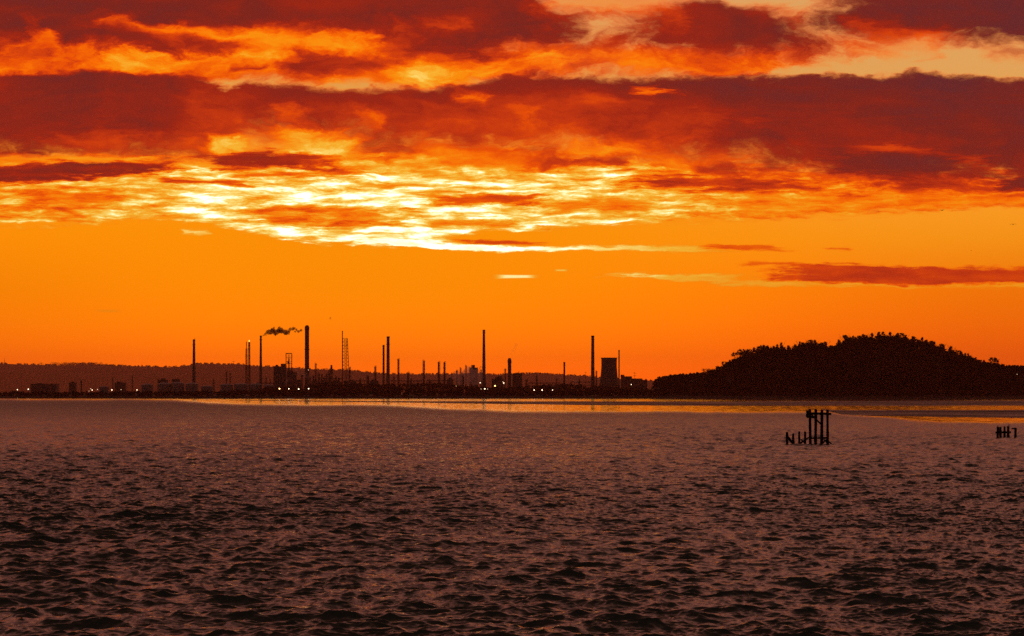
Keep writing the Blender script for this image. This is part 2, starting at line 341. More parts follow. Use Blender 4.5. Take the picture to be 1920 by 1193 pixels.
def mat(name, col, rough=0.8, var=0.25, scale=0.3, metal=0.0, spec=0.3):
    m = bpy.data.materials.new(name); m.use_nodes = True
    n = Nodes(m.node_tree); b = m.node_tree.nodes['Principled BSDF']
    tc = n.n.new('ShaderNodeTexCoord').outputs['Object']
    o = n.noise(tc, scale=scale, detail=4, dim='3D')[0]
    c = n.ramp(o, [(0.3, tuple(x * (1 - var) for x in col[:3]) + (1,)), (0.7, tuple(min(1, x * (1 + var)) for x in col[:3]) + (1,))])
    n.l.new(c, b.inputs['Base Color'])
    b.inputs['Roughness'].default_value = rough; b.inputs['Metallic'].default_value = metal
    b.inputs['Specular IOR Level'].default_value = spec
    return m

def glow_mat(name, col, strength):
    m = bpy.data.materials.new(name); m.use_nodes = True
    b = m.node_tree.nodes['Principled BSDF']
    b.inputs['Base Color'].default_value = (.02, .02, .02, 1)
    b.inputs['Emission Color'].default_value = col; b.inputs['Emission Strength'].default_value = strength
    m.cycles.emission_sampling = 'NONE'
    return m

def vol_mat(name, col, dens, aniso=0.0):
    m = bpy.data.materials.new(name); m.use_nodes = True
    t = m.node_tree; t.nodes.clear()
    o = t.nodes.new('ShaderNodeOutputMaterial'); p = t.nodes.new('ShaderNodeVolumePrincipled')
    p.inputs['Color'].default_value = col; p.inputs['Density'].default_value = dens
    p.inputs['Anisotropy'].default_value = aniso
    t.links.new(p.outputs[0], o.inputs['Volume'])
    return m

M = {
    'concrete': mat('concrete', (.10, .09, .085), .9, .2, .08),
    'steel': mat('painted_steel', (.055, .05, .05), .7, .3, .3),
    'dark_steel': mat('dark_steel', (.035, .03, .03), .7, .3, .4),
    'cladding': mat('grey_cladding', (.08, .075, .08), .8, .2, .1),
    'tank': mat('pale_tank_paint', (.20, .185, .19), .7, .12, .1),
    'timber': mat('wet_black_timber', (.016, .013, .011), .8, .4, 3.0, spec=.15),
    'bark': mat('bark', (.03, .024, .018), .95, .3, 1.0, spec=.1),
    'leaf': mat('dark_foliage', (.012, .014, .006), .9, .4, .08, spec=.1),
    'bare': mat('bare_twigs', (.05, .035, .02), .9, .3, .3, spec=.1),
    'soil': mat('dark_soil', (.022, .018, .012), .95, .3, .02, spec=.1),
    'field': mat('far_fields', (.05, .045, .03), .95, .4, .003, spec=.05),
    'lamp_white': glow_mat('lamp_white', (1, .76, .50, 1), 4.5),
    'lamp_warm': glow_mat('lamp_warm', (1, .55, .18, 1), 6.0),
    'lamp_dim': glow_mat('lamp_dim', (1, .62, .4, 1), 2.2),
    'flame': glow_mat('flare_flame', (1, .62, .12, 1), 2.2),
    'bird': mat('bird_feathers', (.05, .04, .04), .9, .2, 5.0, spec=.1),
}

class MB:
    def __init__(self): self.v = []; self.f = []
    def add(self, vs, fs):
        o = len(self.v); self.v += [tuple(p) for p in vs]; self.f += [tuple(i + o for i in q) for q in fs]
        return self
    def box(self, c, s, rz=0.0):
        cx, cy_, cz = c; a, b, h = s[0] / 2, s[1] / 2, s[2] / 2
        co, si = math.cos(rz), math.sin(rz)
        vs = [(cx + x * co - y * si, cy_ + x * si + y * co, cz + z) for z in (-h, h) for x, y in ((-a, -b), (a, -b), (a, b), (-a, b))]
        return self.add(vs, [(0, 3, 2, 1), (4, 5, 6, 7), (0, 1, 5, 4), (1, 2, 6, 5), (2, 3, 7, 6), (3, 0, 4, 7)])
    def bar(self, p, q, r, n=4, r2=None):
        p = Vector(p); q = Vector(q); d = (q - p)
        if d.length < 1e-6: return self
        d.normalize(); a = d.orthogonal().normalized(); b = d.cross(a); r2 = r if r2 is None else r2
        vs = []
        for c, rr in ((p, r), (q, r2)):
            for k in range(n):
                t = 2 * math.pi * (k + .5) / n
                vs.append(c + (a * math.cos(t) + b * math.sin(t)) * rr)
        fs = [(k, (k + 1) % n, n + (k + 1) % n, n + k) for k in range(n)]
        fs += [tuple(range(n - 1, -1, -1)), tuple(range(n, 2 * n))]
        return self.add(vs, fs)
    def lathe(self, prof, n=20, c=(0, 0, 0), cap=True):
        vs = []; fs = []
        for r, z in prof:
            for k in range(n):
                t = 2 * math.pi * k / n
                vs.append((c[0] + r * math.cos(t), c[1] + r * math.sin(t), c[2] + z))
        for i in range(len(prof) - 1):
            for k in range(n):
                fs.append((i * n + k, i * n + (k + 1) % n, (i + 1) * n + (k + 1) % n, (i + 1) * n + k))
        if cap:
            fs.append(tuple(range(n - 1, -1, -1))); fs.append(tuple((len(prof) - 1) * n + k for k in range(n)))
        return self.add(vs, fs)
    def tube(self, pts, r, n=6):
        for a, b in zip(pts, pts[1:]): self.bar(a, b, r, n)
        return self
    def build(self, name, m, parent=None, smooth=False):
        me = bpy.data.meshes.new(name); me.from_pydata(self.v, [], self.f); me.update()
        if m: me.materials.append(m)
        if smooth: me.polygons.foreach_set('use_smooth', [True] * len(me.polygons))
        o = bpy.data.objects.new(name, me); COL.objects.link(o)
        if parent is not None: o.parent = parent
        return o

def mesh_np(name, verts, faces, m, smooth=False, parent=None):
    """Mesh from numpy arrays; faces is (n, 3 or 4)."""
    me = bpy.data.meshes.new(name)
    k = faces.shape[1]; nf = len(faces)
    me.vertices.add(len(verts)); me.vertices.foreach_set('co', np.asarray(verts, np.float32).ravel())
    me.loops.add(nf * k); me.loops.foreach_set('vertex_index', np.asarray(faces, np.int32).ravel())
    me.polygons.add(nf); me.polygons.foreach_set('loop_start', np.arange(0, nf * k, k, dtype=np.int32))
    me.polygons.foreach_set('use_smooth', np.full(nf, smooth, dtype=bool))
    me.update(calc_edges=True)
    if m: me.materials.append(m)
    o = bpy.data.objects.new(name, me); COL.objects.link(o)
    if parent is not None: o.parent = parent
    return o

def tag(o, label=None, cat=None, group=None, kind=None):
    if label: o['label'] = label
    if cat: o['category'] = cat
    if group: o['group'] = group
    if kind: o['kind'] = kind
    return o

def thing(name, label, cat, loc, group=None):
    o = bpy.data.objects.new(name, None); COL.objects.link(o)
    o.empty_display_size = 1.0
    o.location = loc
    return tag(o, label, cat, group)

def interp(x, pts):
    a = np.array(pts, float); return np.interp(x, a[:, 0], a[:, 1])

def grid_faces(nr, nc):
    i = np.arange(nr - 1)[:, None] * nc + np.arange(nc - 1)[None, :]
    i = i.ravel()
    return np.stack([i, i + 1, i + nc + 1, i + nc], 1)

_perm = rng.random((256, 256))
def vnoise(x, y):
    xi = np.floor(x).astype(int); yi = np.floor(y).astype(int); fx_ = x - xi; fy_ = y - yi
    fx_ = fx_ * fx_ * (3 - 2 * fx_); fy_ = fy_ * fy_ * (3 - 2 * fy_)
    a = _perm[xi % 256, yi % 256]; b = _perm[(xi + 1) % 256, yi % 256]; c = _perm[xi % 256, (yi + 1) % 256]; d = _perm[(xi + 1) % 256, (yi + 1) % 256]
    return (a * (1 - fx_) + b * fx_) * (1 - fy_) + (c * (1 - fx_) + d * fx_) * fy_
def fbm(x, y, o=5):
    s = 0; a = .5
    for k in range(o):
        s = s + a * (vnoise(x * 2 ** k + 17 * k, y * 2 ** k + 31 * k) - .5) * 2; a *= .5
    return s


# ------------------------------------------------------------------ water
def ocean_tile(N, Lm, lam_lo, lam_hi, lam_peak, spread, seed):
    r = np.random.default_rng(seed)
    k1 = 2 * np.pi * np.fft.fftfreq(N, Lm / N)
    kx, ky = np.meshgrid(k1, k1, indexing='ij')
    k = np.hypot(kx, ky); k[0, 0] = 1e9
    lam = 2 * np.pi / k
    c = ky / k
    kp = 2 * np.pi / lam_peak
    sp = np.exp(-1.0 * (kp / k) ** 2) / k ** 3.6 * (np.abs(c) ** spread + .06)
    sp *= (1 / (1 + np.exp(-(lam - lam_lo) / (.12 * lam_lo)))) * (1 / (1 + np.exp((lam - lam_hi) / (.1 * lam_hi))))
    sp[0, 0] = 0
    H = np.sqrt(sp) * (r.normal(size=k.shape) + 1j * r.normal(size=k.shape))
    h = np.fft.ifft2(H)
    s = h.real.std()
    h_ = h.real / s
    Dx = np.fft.ifft2(1j * kx / k * H).real / s; Dy = np.fft.ifft2(1j * ky / k * H).real / s
    return h_, Dx, Dy

def sample(tile, Lm, x, y):
    N = tile.shape[0]
    fx_ = (x / Lm % 1.0) * N; fy_ = (y / Lm % 1.0) * N
    i = np.floor(fx_).astype(int); j = np.floor(fy_).astype(int); a = fx_ - i; b = fy_ - j
    i %= N; j %= N; i2 = (i + 1) % N; j2 = (j + 1) % N
    return (tile[i, j] * (1 - a) + tile[i2, j] * a) * (1 - b) + (tile[i, j2] * (1 - a) + tile[i2, j2] * a) * b

CALM = [(-400, 745), (200, 746), (330, 747.5), (400, 753), (480, 755), (570, 756), (650, 756.5), (720, 758), (800, 762), (880, 765.5), (960, 768), (1040, 769), (1550, 769),
        (1600, 776), (1670, 781), (1710, 786), (1760, 788.5), (1860, 789), (2300, 788)]

CALM_R, CALM_S = 0.075, 0.2     # gloss and ripple of the sheltered water
def build_water():
    ys = np.concatenate([np.arange(746.8, 757, .35), np.arange(757, 775, .3), np.arange(775, 1000, .15), np.arange(1000, 1240, .24), np.arange(1240, 1600, 1.2)])
    D = dist(ys)
    us = np.linspace(-.27, .27, 990)
    DD, UU = np.meshgrid(D, us, indexing='ij')
    tt = np.clip((np.abs(UU) - .232) / .038, 0, 1)
    Xw = UU * DD + np.sign(UU) * tt ** 1.6 * 70.0; Yw = DD.copy()
    px = HX + UU * F; py = np.repeat(ys[:, None], len(us), 1)
    yb = interp(px, CALM) + 1.6 * fbm(px / 60.0, py * 0 + 3.3, 4) + 2.0 * fbm(px / 240.0, py / 6.0, 3)
    t = np.clip((py - yb) / 9.0, 0, 1); amp = t * t * (3 - 2 * t)
    h = np.zeros_like(Xw); ox = np.zeros_like(Xw); oy = np.zeros_like(Xw)
    for N, Lm, lo, hi, pk, spd, sd_, sig, rot, fade in (
            (1024, 97.0, .9, 40., 2.8, 6.0, 1, .060, .10, 0.), (1024, 61.0, .4, 4., 1.4, 8.0, 5, .041, -.15, 0.), (512, 17.3, .12, .9, .5, 4.0, 3, .019, .22, 260.)):
        a, b, c = ocean_tile(N, Lm, lo, hi, pk, spd, sd_)
        co, si = math.cos(rot), math.sin(rot)
        xr = Xw * co + Yw * si; yr = -Xw * si + Yw * co
        w = sig * amp * (np.clip(1.5 - DD / fade, 0, 1) if fade else 1.0)
        gust = np.clip(.95 + .7 * fbm(Xw / 38., Yw / 110. + sd_, 4), .35, 1.7)
        w = w * gust
        h += w * sample(a, Lm, xr, yr)
        d1 = sample(b, Lm, xr, yr); d2 = sample(c, Lm, xr, yr)
        ox += w * .9 * (d1 * co - d2 * si); oy += w * .9 * (d1 * si + d2 * co)
    V = np.stack([Xw + ox, Yw + oy, h], -1).reshape(-1, 3)
    m = bpy.data.materials.new('estuary_water'); m.use_nodes = True
    n = Nodes(m.node_tree); b = m.node_tree.nodes['Principled BSDF']
    b.inputs['Base Color'].default_value = (.12, .09, .058, 1)
    b.inputs['IOR'].default_value = 1.333; b.inputs['Specular IOR Level'].default_value = .5
    at = n.n.new('ShaderNodeAttribute'); at.attribute_name = 'wind_ripple'
    rip = at.outputs['Fac']
    at2 = n.n.new('ShaderNodeAttribute'); at2.attribute_name = 'fine_chop'
    geo = n.n.new('ShaderNodeNewGeometry')
    x_, y_, z_ = n.sep(geo.outputs['Position'])
    c1 = n.noise(n.comb(n.m('MULTIPLY', x_, 1.1), n.m('MULTIPLY', y_, 2.2), 0), scale=1.0, detail=5, rough=.65)[1]
    c2 = n.noise(n.comb(n.m('MULTIPLY', x_, .22), n.m('MULTIPLY', y_, .16), 0), scale=1.0, detail=4, rough=.6)[1]
    def vec(op, p, q):
        k = n.n.new('ShaderNodeVectorMath'); k.operation = op; n.put(k.inputs[0], p); n.put(k.inputs[1], q); return k.outputs[0]
    sl = vec('ADD', n.scalec(vec('MULTIPLY', vec('SUBTRACT', c1, (.5, .5, .5)), (.6, 1.2, 0)), n.m('MAXIMUM', n.m('MULTIPLY_ADD', at2.outputs['Fac'], -4.0, 1.0), .35)), vec('MULTIPLY', vec('SUBTRACT', c2, (.5, .5, .5)), (.3, .5, 0)))
    c3 = n.noise(n.comb(n.m('MULTIPLY', x_, .30), n.m('MULTIPLY', y_, .055), 0), scale=1.0, detail=4, rough=.7)[1]   # gusts
    sl = vec('ADD', sl, vec('MULTIPLY', vec('SUBTRACT', c3, (.5, .5, .5)), (.15, .75, 0)))
    sl = n.scalec(sl, n.m('MULTIPLY_ADD', rip, 1 - CALM_S, CALM_S))
    nor = n.n.new('ShaderNodeVectorMath'); nor.operation = 'NORMALIZE'
    n.put(nor.inputs[0], vec('ADD', geo.outputs['Normal'], sl))
    n.l.new(nor.outputs[0], b.inputs['Normal'])
    n.put(b.inputs['Roughness'], n.m('MULTIPLY_ADD', n.m('ADD', at2.outputs['Fac'], .08 - CALM_R), rip, CALM_R))
    o = mesh_np('water', V, grid_faces(len(ys), len(us)), m, smooth=True)
    at_ = o.data.attributes.new('wind_ripple', 'FLOAT', 'POINT'); at_.data.foreach_set('value', amp.ravel().astype(np.float32))
    chop = np.interp(DD, [0, 80, 140, 250, 400, 700, 1200], [.0, .0, .02, .09, .19, .36, .46])   # ripples too fine for the sheet's own facets
    at_ = o.data.attributes.new('fine_chop', 'FLOAT', 'POINT'); at_.data.foreach_set('value', chop.ravel().astype(np.float32))
    tag(o, kind='structure')
build_water()

# ------------------------------------------------------------------ land
def build_land():
    # the bed of the estuary and the land behind the shore, one sheet
    xs = np.concatenate([np.linspace(-8400, -1200, 12), np.linspace(-1000, 1000, 160), np.linspace(1200, 8400, 12)])
    yv = np.concatenate([np.linspace(-180, 2500, 8), np.linspace(2555, 2640, 14), np.linspace(2700, 23000, 80)])
    XX, YY = np.meshgrid(xs, yv)
    edge = 2578 + 9 * fbm(XX / 120., XX * 0, 4)
    t = np.clip((YY - edge + 12) / 45., 0, 1)
    Z = -2.2 + t * t * (3 - 2 * t) * (5.0 + .6 * fbm(XX / 60., YY / 60., 3))
    m = M['soil']
    o = mesh_np('ground', np.stack([XX, YY, Z], -1).reshape(-1, 3), grid_faces(len(yv), len(xs)), m, smooth=True)
    tag(o, kind='structure')
build_land()

RIDGE = [(-700, 690), (-400, 684), (-150, 683), (0, 682), (60, 684), (100, 685), (180, 685), (255, 687), (300, 688), (322, 689), (342, 687.5), (370, 682.5), (400, 682), (420, 684), (450, 683), (480, 687), (520, 688),
         (560, 691), (590, 693), (640, 694), (680, 697), (710, 701), (760, 702), (850, 702), (900, 700.5), (930, 703), (960, 701.5), (1000, 700.5), (1040, 703), (1090, 704.5), (1120, 708), (1170, 711), (1240, 715), (1400, 714), (1700, 700),
         (1900, 692), (2200, 690), (2600, 700)]
D_RIDGE = 20000.0
def build_hills():
    px = np.linspace(-650, 2560, 900)
    crest = CAM_Z + (HY - interp(px, RIDGE)) / F * D_RIDGE + 2.5 * fbm(px / 23., px * 0, 4)
    s = np.linspace(-1, 1, 25)
    V = np.zeros((25, 900, 3))
    for i, q in enumerate(s):
        yy = D_RIDGE + q * 1700.
        prof = max(0., 1 - abs(q) ** 1.6)
        V[i, :, 0] = (px - HX) / F * D_RIDGE
        V[i, :, 1] = yy + 120 * fbm(px / 90., px * 0 + q, 3)
        V[i, :, 2] = 1.0 + (crest - 1.0) * prof + (6 * fbm(px / 30., px * 0 + q * 9, 4) * prof * (abs(q) > .01))
    o = mesh_np('hills', V.reshape(-1, 3), grid_faces(25, 900), M['field'], smooth=True)
    tag(o, kind='structure')
build_hills()

def leaf_cloud(centres, radii, per, size, squash=.85, r=rng):
    """Leaf sprays scattered through clumps: centres (n,3), radii (n,) -> verts, quads."""
    n = len(centres); N = n * per
    d = r.normal(size=(N, 3)); d /= np.linalg.norm(d, axis=1)[:, None]
    rad = np.repeat(radii, per) * (r.random(N) ** .45)
    d[:, 2] *= squash
    c = np.repeat(centres, per, 0) + d * rad[:, None]
    a = r.normal(size=(N, 3)); a /= np.linalg.norm(a, axis=1)[:, None]
    b = r.normal(size=(N, 3)); b = np.cross(a, b); b /= np.linalg.norm(b, axis=1)[:, None]
    s = size * (.5 + r.random(N))[:, None]
    a = a * s; b = b * s * .7
    V = np.stack([c - a, c - b * .8, c + a, c + b], 1).reshape(-1, 3)
    Q = np.arange(N * 4).reshape(-1, 4)
    return V, Q

# hedges and woods along the far skyline
def build_far_wood():
    n = 420
    px = np.concatenate([rng.uniform(-60, 1230, n), rng.normal(130, 25, 40), rng.normal(165, 14, 40), rng.normal(205, 10, 16), rng.normal(1000, 30, 30)])
    h = rng.uniform(1, 6, len(px)); h[n:n + 80] += 11; h *= 1.4
    x = (px - HX) / F * D_RIDGE
    z = CAM_Z + (HY - interp(px, RIDGE)) / F * D_RIDGE + h * .35
    c = np.stack([x, np.full(len(px), D_RIDGE - 30) + rng.normal(0, 30, len(px)), z], 1)
    V, Q = leaf_cloud(c, 6 + h * .75, 40, 3.2)
    tag(mesh_np('ridge_woodland', V, Q, M['leaf']), 'thin line of trees along the top of the distant ridge', 'woodland', kind='stuff')
build_far_wood()

# scrub on the far shore
def build_shore_scrub():
    n = 1500
    px = rng.uniform(-420, 1262, n)
    D = 2600 + rng.uniform(0, 45, n)
    top = interp(px, [(-420, 735), (0, 733.5), (140, 734.5), (300, 733), (420, 731), (500, 730.5), (560, 733), (640, 731), (700, 729), (760, 728), (820, 731), (880, 733), (960, 734), (1050, 731), (1120, 730), (1200, 732), (1240, 728)]) \
        + 2.2 * fbm(px / 14., px * 0 + 5, 4)
    z1 = CAM_Z + (HY - top) / F * D
    q = rng.random(n) ** .6
    z = 1.0 + (z1 - 1.6 - 1.0) * q
    c = np.stack([(px - HX) / F * D, D, z], 1)
    V, Q = leaf_cloud(c, np.full(n, 2.0), 40, .75)
    tag(mesh_np('shore_scrub', V, Q, M['leaf']), 'low dark scrub along the far shore in front of the refinery', 'scrub', kind='stuff')
build_shore_scrub()

# taller trees between the shore and the works
def build_belt():
    n = 1500
    px = rng.uniform(480, 1240, n)
    D = 3300 + rng.uniform(0, 120, n)
    top = interp(px, [(480, 730), (500, 725), (520, 722), (560, 724), (590, 718), (620, 714.5), (650, 716), (690, 718.5), (720, 719), (780, 717), (810, 716), (850, 720), (880, 724), (960, 725), (1000, 722), (1040, 719), (1080, 719), (1110, 722), (1160, 725), (1210, 726), (1240, 722)]) \
        + 2.0 * fbm(px / 16., px * 0 + 7, 4)
    z1 = CAM_Z + (HY - top) / F * D
    z = 2.0 + (z1 - 2.4 - 2.0) * rng.random(n) ** .6
    c = np.stack([(px - HX) / F * D, D, z], 1)
    V, Q = leaf_cloud(c, np.full(n, 2.6), 34, .9)
    tag(mesh_np('shore_woodland', V, Q, M['leaf']), 'belt of dark trees behind the shore scrub hiding the feet of the works', 'woodland', kind='stuff')
build_belt()

# the wooded hill on the right
SKYLINE = [(1200, 741), (1222, 738), (1229, 714), (1240, 707), (1262, 703), (1300, 700), (1318, 698), (1340, 692), (1360, 682), (1380, 669), (1395, 662), (1415, 656), (1430, 651), (1455, 649), (1480, 653), (1500, 646), (1520, 643), (1540, 644), (1556, 650),
           (1590, 634), (1620, 631), (1655, 628), (1690, 631), (1720, 636), (1750, 646), (1780, 657), (1800, 666), (1820, 669), (1850, 680), (1866, 681), (1880, 689), (1920, 689), (2100, 691), (2300, 712), (2400, 722)]
D_HILL = 2760.0
TREE_H = 13.0
def hill_height(px, q):
    """ground height of the hill; q = -1 front foot, 0 crest, 1 back foot"""
    z0 = 2.4
    cr = CAM_Z + (HY - interp(px, SKYLINE)) / F * D_HILL - TREE_H * np.interp(px, [1200, 1240, 1330, 1400, 1840, 1880, 2400], [.2, .4, .55, .8, .75, .15, .2])
    return z0 + np.maximum(cr - z0, 0) * (1 - np.abs(q) ** 1.5)
def hill_pos(px, q):
    D = D_HILL + np.where(q < 0, q * 150., q * 260.)
    return np.stack([(px - HX) / F * D_HILL, D, hill_height(px, q)], -1)
def build_hill():
    px = np.linspace(1180, 2420, 160); q = np.linspace(-1, 1, 41)
    QQ, PP = np.meshgrid(q, px, indexing='ij')
    o = mesh_np('wooded_hill', hill_pos(PP, QQ).reshape(-1, 3), grid_faces(41, 160), M['soil'], smooth=True)
    tag(o, kind='structure')
    n = 4200
    pp = rng.uniform(1227, 2300, n); qq = -rng.random(n) ** .9
    qq[2600:] = rng.uniform(-.12, .03, n - 2600)
    pos = hill_pos(pp, qq)
    hh = rng.uniform(.55, 1.0, n) * np.interp(pp, [1200, 1240, 1330, 1400, 1840, 1880, 2400], [.4, .5, .6, .85, .8, .35, .3]) * TREE_H
    cs = []; rs = []
    for k in range(4):
        c = pos.copy(); c[:, 2] += hh * (.25 + .2 * k) ; c[:, 0] += rng.normal(0, 1.4, n); c[:, 1] += rng.normal(0, 1.2, n)
        cs.append(c); rs.append(hh * (.3 - .04 * k))
    V, Q = leaf_cloud(np.concatenate(cs), np.concatenate(rs), 16, .95)
    tag(mesh_np('woodland', V, Q, M['leaf']), 'dense black wood covering the near face of the hill', 'woodland', kind='stuff')
build_hill()

# trees one can tell apart along the skyline of the hill
def tree_meshes(kind, seed):
    r = np.random.default_rng(seed)
    H = 1.0
    tr = MB(); tips = []
    lean = r.normal(0, .03, 2)
    top = Vector((lean[0], lean[1], .62))
    tr.bar((0, 0, -.06), (lean[0] * .5, lean[1] * .5, .3), .022, 6, .016); tr.bar((lean[0] * .5, lean[1] * .5, .3), top, .016, 5, .008)
    nb_ = 9 if kind != 'bare' else 16
    for k in range(nb_):
        a = 2 * math.pi * k / nb_ + r.random(); z0 = .22 + .4 * r.random(); ln = (.2 + .18 * r.random()) * (1 if kind != 'tall' else .75)
        p = Vector((lean[0] * z0, lean[1] * z0, z0)); q = p + Vector((math.cos(a) * ln, math.sin(a) * ln, ln * (.6 + .8 * r.random())))
        tr.bar(p, q, .009, 4, .004); tips.append(q)
        for j in range(3 if kind != 'bare' else 7):
            q2 = q + Vector(r.normal(0, .08, 3)) + Vector((0, 0, .06)); tr.bar(p.lerp(q, .4 + .5 * r.random()), q2, .004, 3, .002); tips.append(q2)
    tips.append(top + Vector((0, 0, .15))); tips.append(top + Vector((0, 0, .24)))
    c = np.array([tuple(t) for t in tips]); c[:, 2] = np.minimum(c[:, 2], .93)
    c += r.normal(0, .03, c.shape)
    if kind == 'bare': V, Q = leaf_cloud(c, np.full(len(c), .09), 9, .016, r=r)
    elif kind == 'loose': V, Q = leaf_cloud(c, r.uniform(.06, .11, len(c)), 22, .034, r=r)
    else:
        zz = r.uniform(.14, .95, 46); wd = (.17 if kind == 'dense' else .10) * np.sin(np.clip((zz + .12) * 2.75, 0, 3.1)) ** .7
        an = r.uniform(0, 6.28, 46)
        c = np.stack([np.cos(an) * wd * r.uniform(.3, 1.25, 46), np.sin(an) * wd * r.uniform(.3, 1.25, 46), zz], 1)
        V, Q = leaf_cloud(c, r.uniform(.05, .10, len(c)), 26, .030, r=r)
    return tr, V, Q
TREE_PROTO = {}
def tree(kind, var, px, base_q, height, label, group=None, D=None, width=1.0):
    key = (kind, var)
    p = hill_pos(np.array([px], float), np.array([base_q], float))[0]
    root = thing('tree', label, 'tree', Vector(p), group)
    if key not in TREE_PROTO:
        tr, V, Q = tree_meshes(kind, hash_seed(kind) + var)
        a = tr.build('trunk', M['bark'], root)
        b = mesh_np('crown', V, Q, M['bare'] if kind == 'bare' else M['leaf'], parent=root)
        TREE_PROTO[key] = (a, b)
    else:
        for s in TREE_PROTO[key]:
            c = s.copy(); COL.objects.link(c); c.parent = root
    root.scale = (height * width, height * width, height)
    root.rotation_euler = (0, 0, random.uniform(0, 6.28))
    return root
def hash_seed(s): return sum(ord(ch) for ch in s) * 13

SPECIAL = [  # px, kind, height m, label
    (1234, 'dense', 7.5, 'small round tree at the low left foot of the wooded hill'),
    (1262, 'dense', 5.5, 'squat dark bush just right of the hill\'s lowest left tree'),
    (1276, 'dense', 6.5, 'wide flat-topped tree on the low left shoulder of the hill'),
    (1322, 'bare', 10.5, 'pale bare tree standing alone on the left slope'),
    (1333, 'bare', 8.5, 'thin bare tree just right of the lone pale one'),
    (1346, 'loose', 9.0, 'sparse leafy tree between the bare trees and the high wood'),
    (1360, 'loose', 11.0, 'open tree with sky through its crown below the tall gap'),
    (1382, 'loose', 14.0, 'tall see-through tree with orange sky showing through its crown'),
    (1395, 'loose', 15.5, 'tallest lacy tree on the left edge of the high wood'),
    (1404, 'loose', 12.5, 'lacy tree beside the left edge of the dense high wood'),
    (1500, 'dense', 14.0, 'rounded tree left of the notch in the hill skyline'),
    (1556, 'dense', 11.0, 'low tree sitting in the notch of the hill skyline'),
    (1572, 'tall', 14.0, 'pointed tree rising just right of the skyline notch'),
    (1655, 'dense', 14.0, 'broad tree crowning the highest point of the hill'),
    (1668, 'tall', 14.5, 'slim pointed tree just right of the hill\'s highest crown'),
    (1768, 'tall', 14.0, 'spiky tree on the upper right slope of the hill'),
    (1790, 'loose', 13.5, 'feathery tree half way down the right slope'),
    (1828, 'tall', 11.5, 'narrow tree like a small spire on the right slope'),
    (1844, 'tall', 11.0, 'second narrow spire-like tree lower down the right slope'),
    (1860, 'loose', 12.0, 'bushy open tree at the right end of the wooded slope'),
    (1867, 'loose', 10.0, 'last loose tree before the flat right edge'),
    (1888, 'bare', 5.0, 'tiny lone shrub on the flat ridge at far right'),
]
for i, (px, kd, hh, lb) in enumerate(SPECIAL):
    tree(kd, i % 4, px, -.02, hh, lb, 'trees along the hill skyline')
pxs = list(np.arange(1410, 1832, 7.5))
for i, px in enumerate(pxs):
    if min(abs(px - s[0]) for s in SPECIAL) < 5: continue
    px += random.uniform(-5, 5)
    tree(random.choice(['dense', 'dense', 'tall']), i % 4, px, -.03 + random.uniform(-.03, .05), TREE_H * random.choice([.85, .9, .95, 1.0, 1.05, 1.1, 1.2]),
         'black leafy tree in the unbroken skyline of the wooded hill', 'trees in the unbroken skyline', width=random.uniform(.8, 1.5))

# mud banks bared by the tide
def mud_bank(pts, hmax, label_kind='structure', seed=0):
    a = np.array(pts, float)
    n = 260; px = np.linspace(a[0, 0], a[-1, 0], n)
    yt = np.interp(px, a[:, 0], a[:, 1]) + .25 * fbm(px / 40., px * 0 + seed, 4); yb = np.interp(px, a[:, 0], a[:, 2]) + .45 * fbm(px / 50., px * 0 + seed + 9, 4)
    yb = np.maximum(yb, yt + .05)
    q = np.linspace(0, 1, 15)
    V = np.zeros((15, n, 3))
    for i, s in enumerate(q):
        D = 1 / ((1 - s) / dist(yt) + s / dist(yb))
        V[i, :, 0] = (px - HX) / F * D; V[i, :, 1] = D
        V[i, :, 2] = -.05 + hmax * (1 - abs(2 * s - 1) ** 2.2) * (1 + .35 * fbm(px / 30., px * 0 + s * 3 + seed, 4))
    return V, grid_faces(15, n)
def mud_mat():
    m = bpy.data.materials.new('wet_mud'); m.use_nodes = True
    n = Nodes(m.node_tree); b = m.node_tree.nodes['Principled BSDF']
    pos = n.n.new('ShaderNodeNewGeometry').outputs['Position']
    x_, y_, z_ = n.sep(pos)
    w = n.noise(n.comb(n.m('MULTIPLY', x_, .012), n.m('MULTIPLY', y_, .02)), detail=6, rough=.6)[0]
    n.l.new(n.ramp(w, [(.35, (.022, .016, .014, 1)), (.65, (.045, .033, .032, 1))]), b.inputs['Base Color'])
    n.put(b.inputs['Roughness'], n.smooth(w, .4, .62, .8, .45))
    b.inputs['Specular IOR Level'].default_value = .22
    bm_ = n.n.new('ShaderNodeBump'); bm_.inputs['Distance'].default_value = .3; bm_.inputs['Strength'].default_value = .8
    n.l.new(n.noise(n.comb(n.m('MULTIPLY', x_, .6), n.m('MULTIPLY', y_, .8)), detail=4)[0], bm_.inputs['Height'])
    n.l.new(bm_.outputs[0], b.inputs['Normal'])
    return m
M['mud'] = mud_mat()
for i, pts in enumerate([
    [(560, 753.6, 753.9), (660, 752.6, 754.0), (760, 752.4, 755.2), (900, 752.4, 757.3), (1100, 752.5, 760), (1240, 752.6, 761), (1400, 752.4, 761.4), (1560, 752.0, 761.4), (1750, 751.4, 761.2), (1920, 751, 761), (2250, 750.8, 760.6)],
    [(1540, 768.8, 769.2), (1580, 768.9, 778), (1640, 768.8, 781), (1720, 768.6, 781.5), (1820, 768.4, 783.4), (1920, 768.2, 784.2), (2250, 768, 784.5)],
    [(430, 751.3, 751.8), (520, 750.6, 751.9), (600, 750.2, 751.2), (640, 750.4, 750.8)],
]):
    V, Q = mud_bank(pts, [.38, .42, .2][i], seed=i * 5)
    tag(mesh_np('mud_bank', V.reshape(-1, 3), Q, M['mud'], smooth=True), kind='structure')


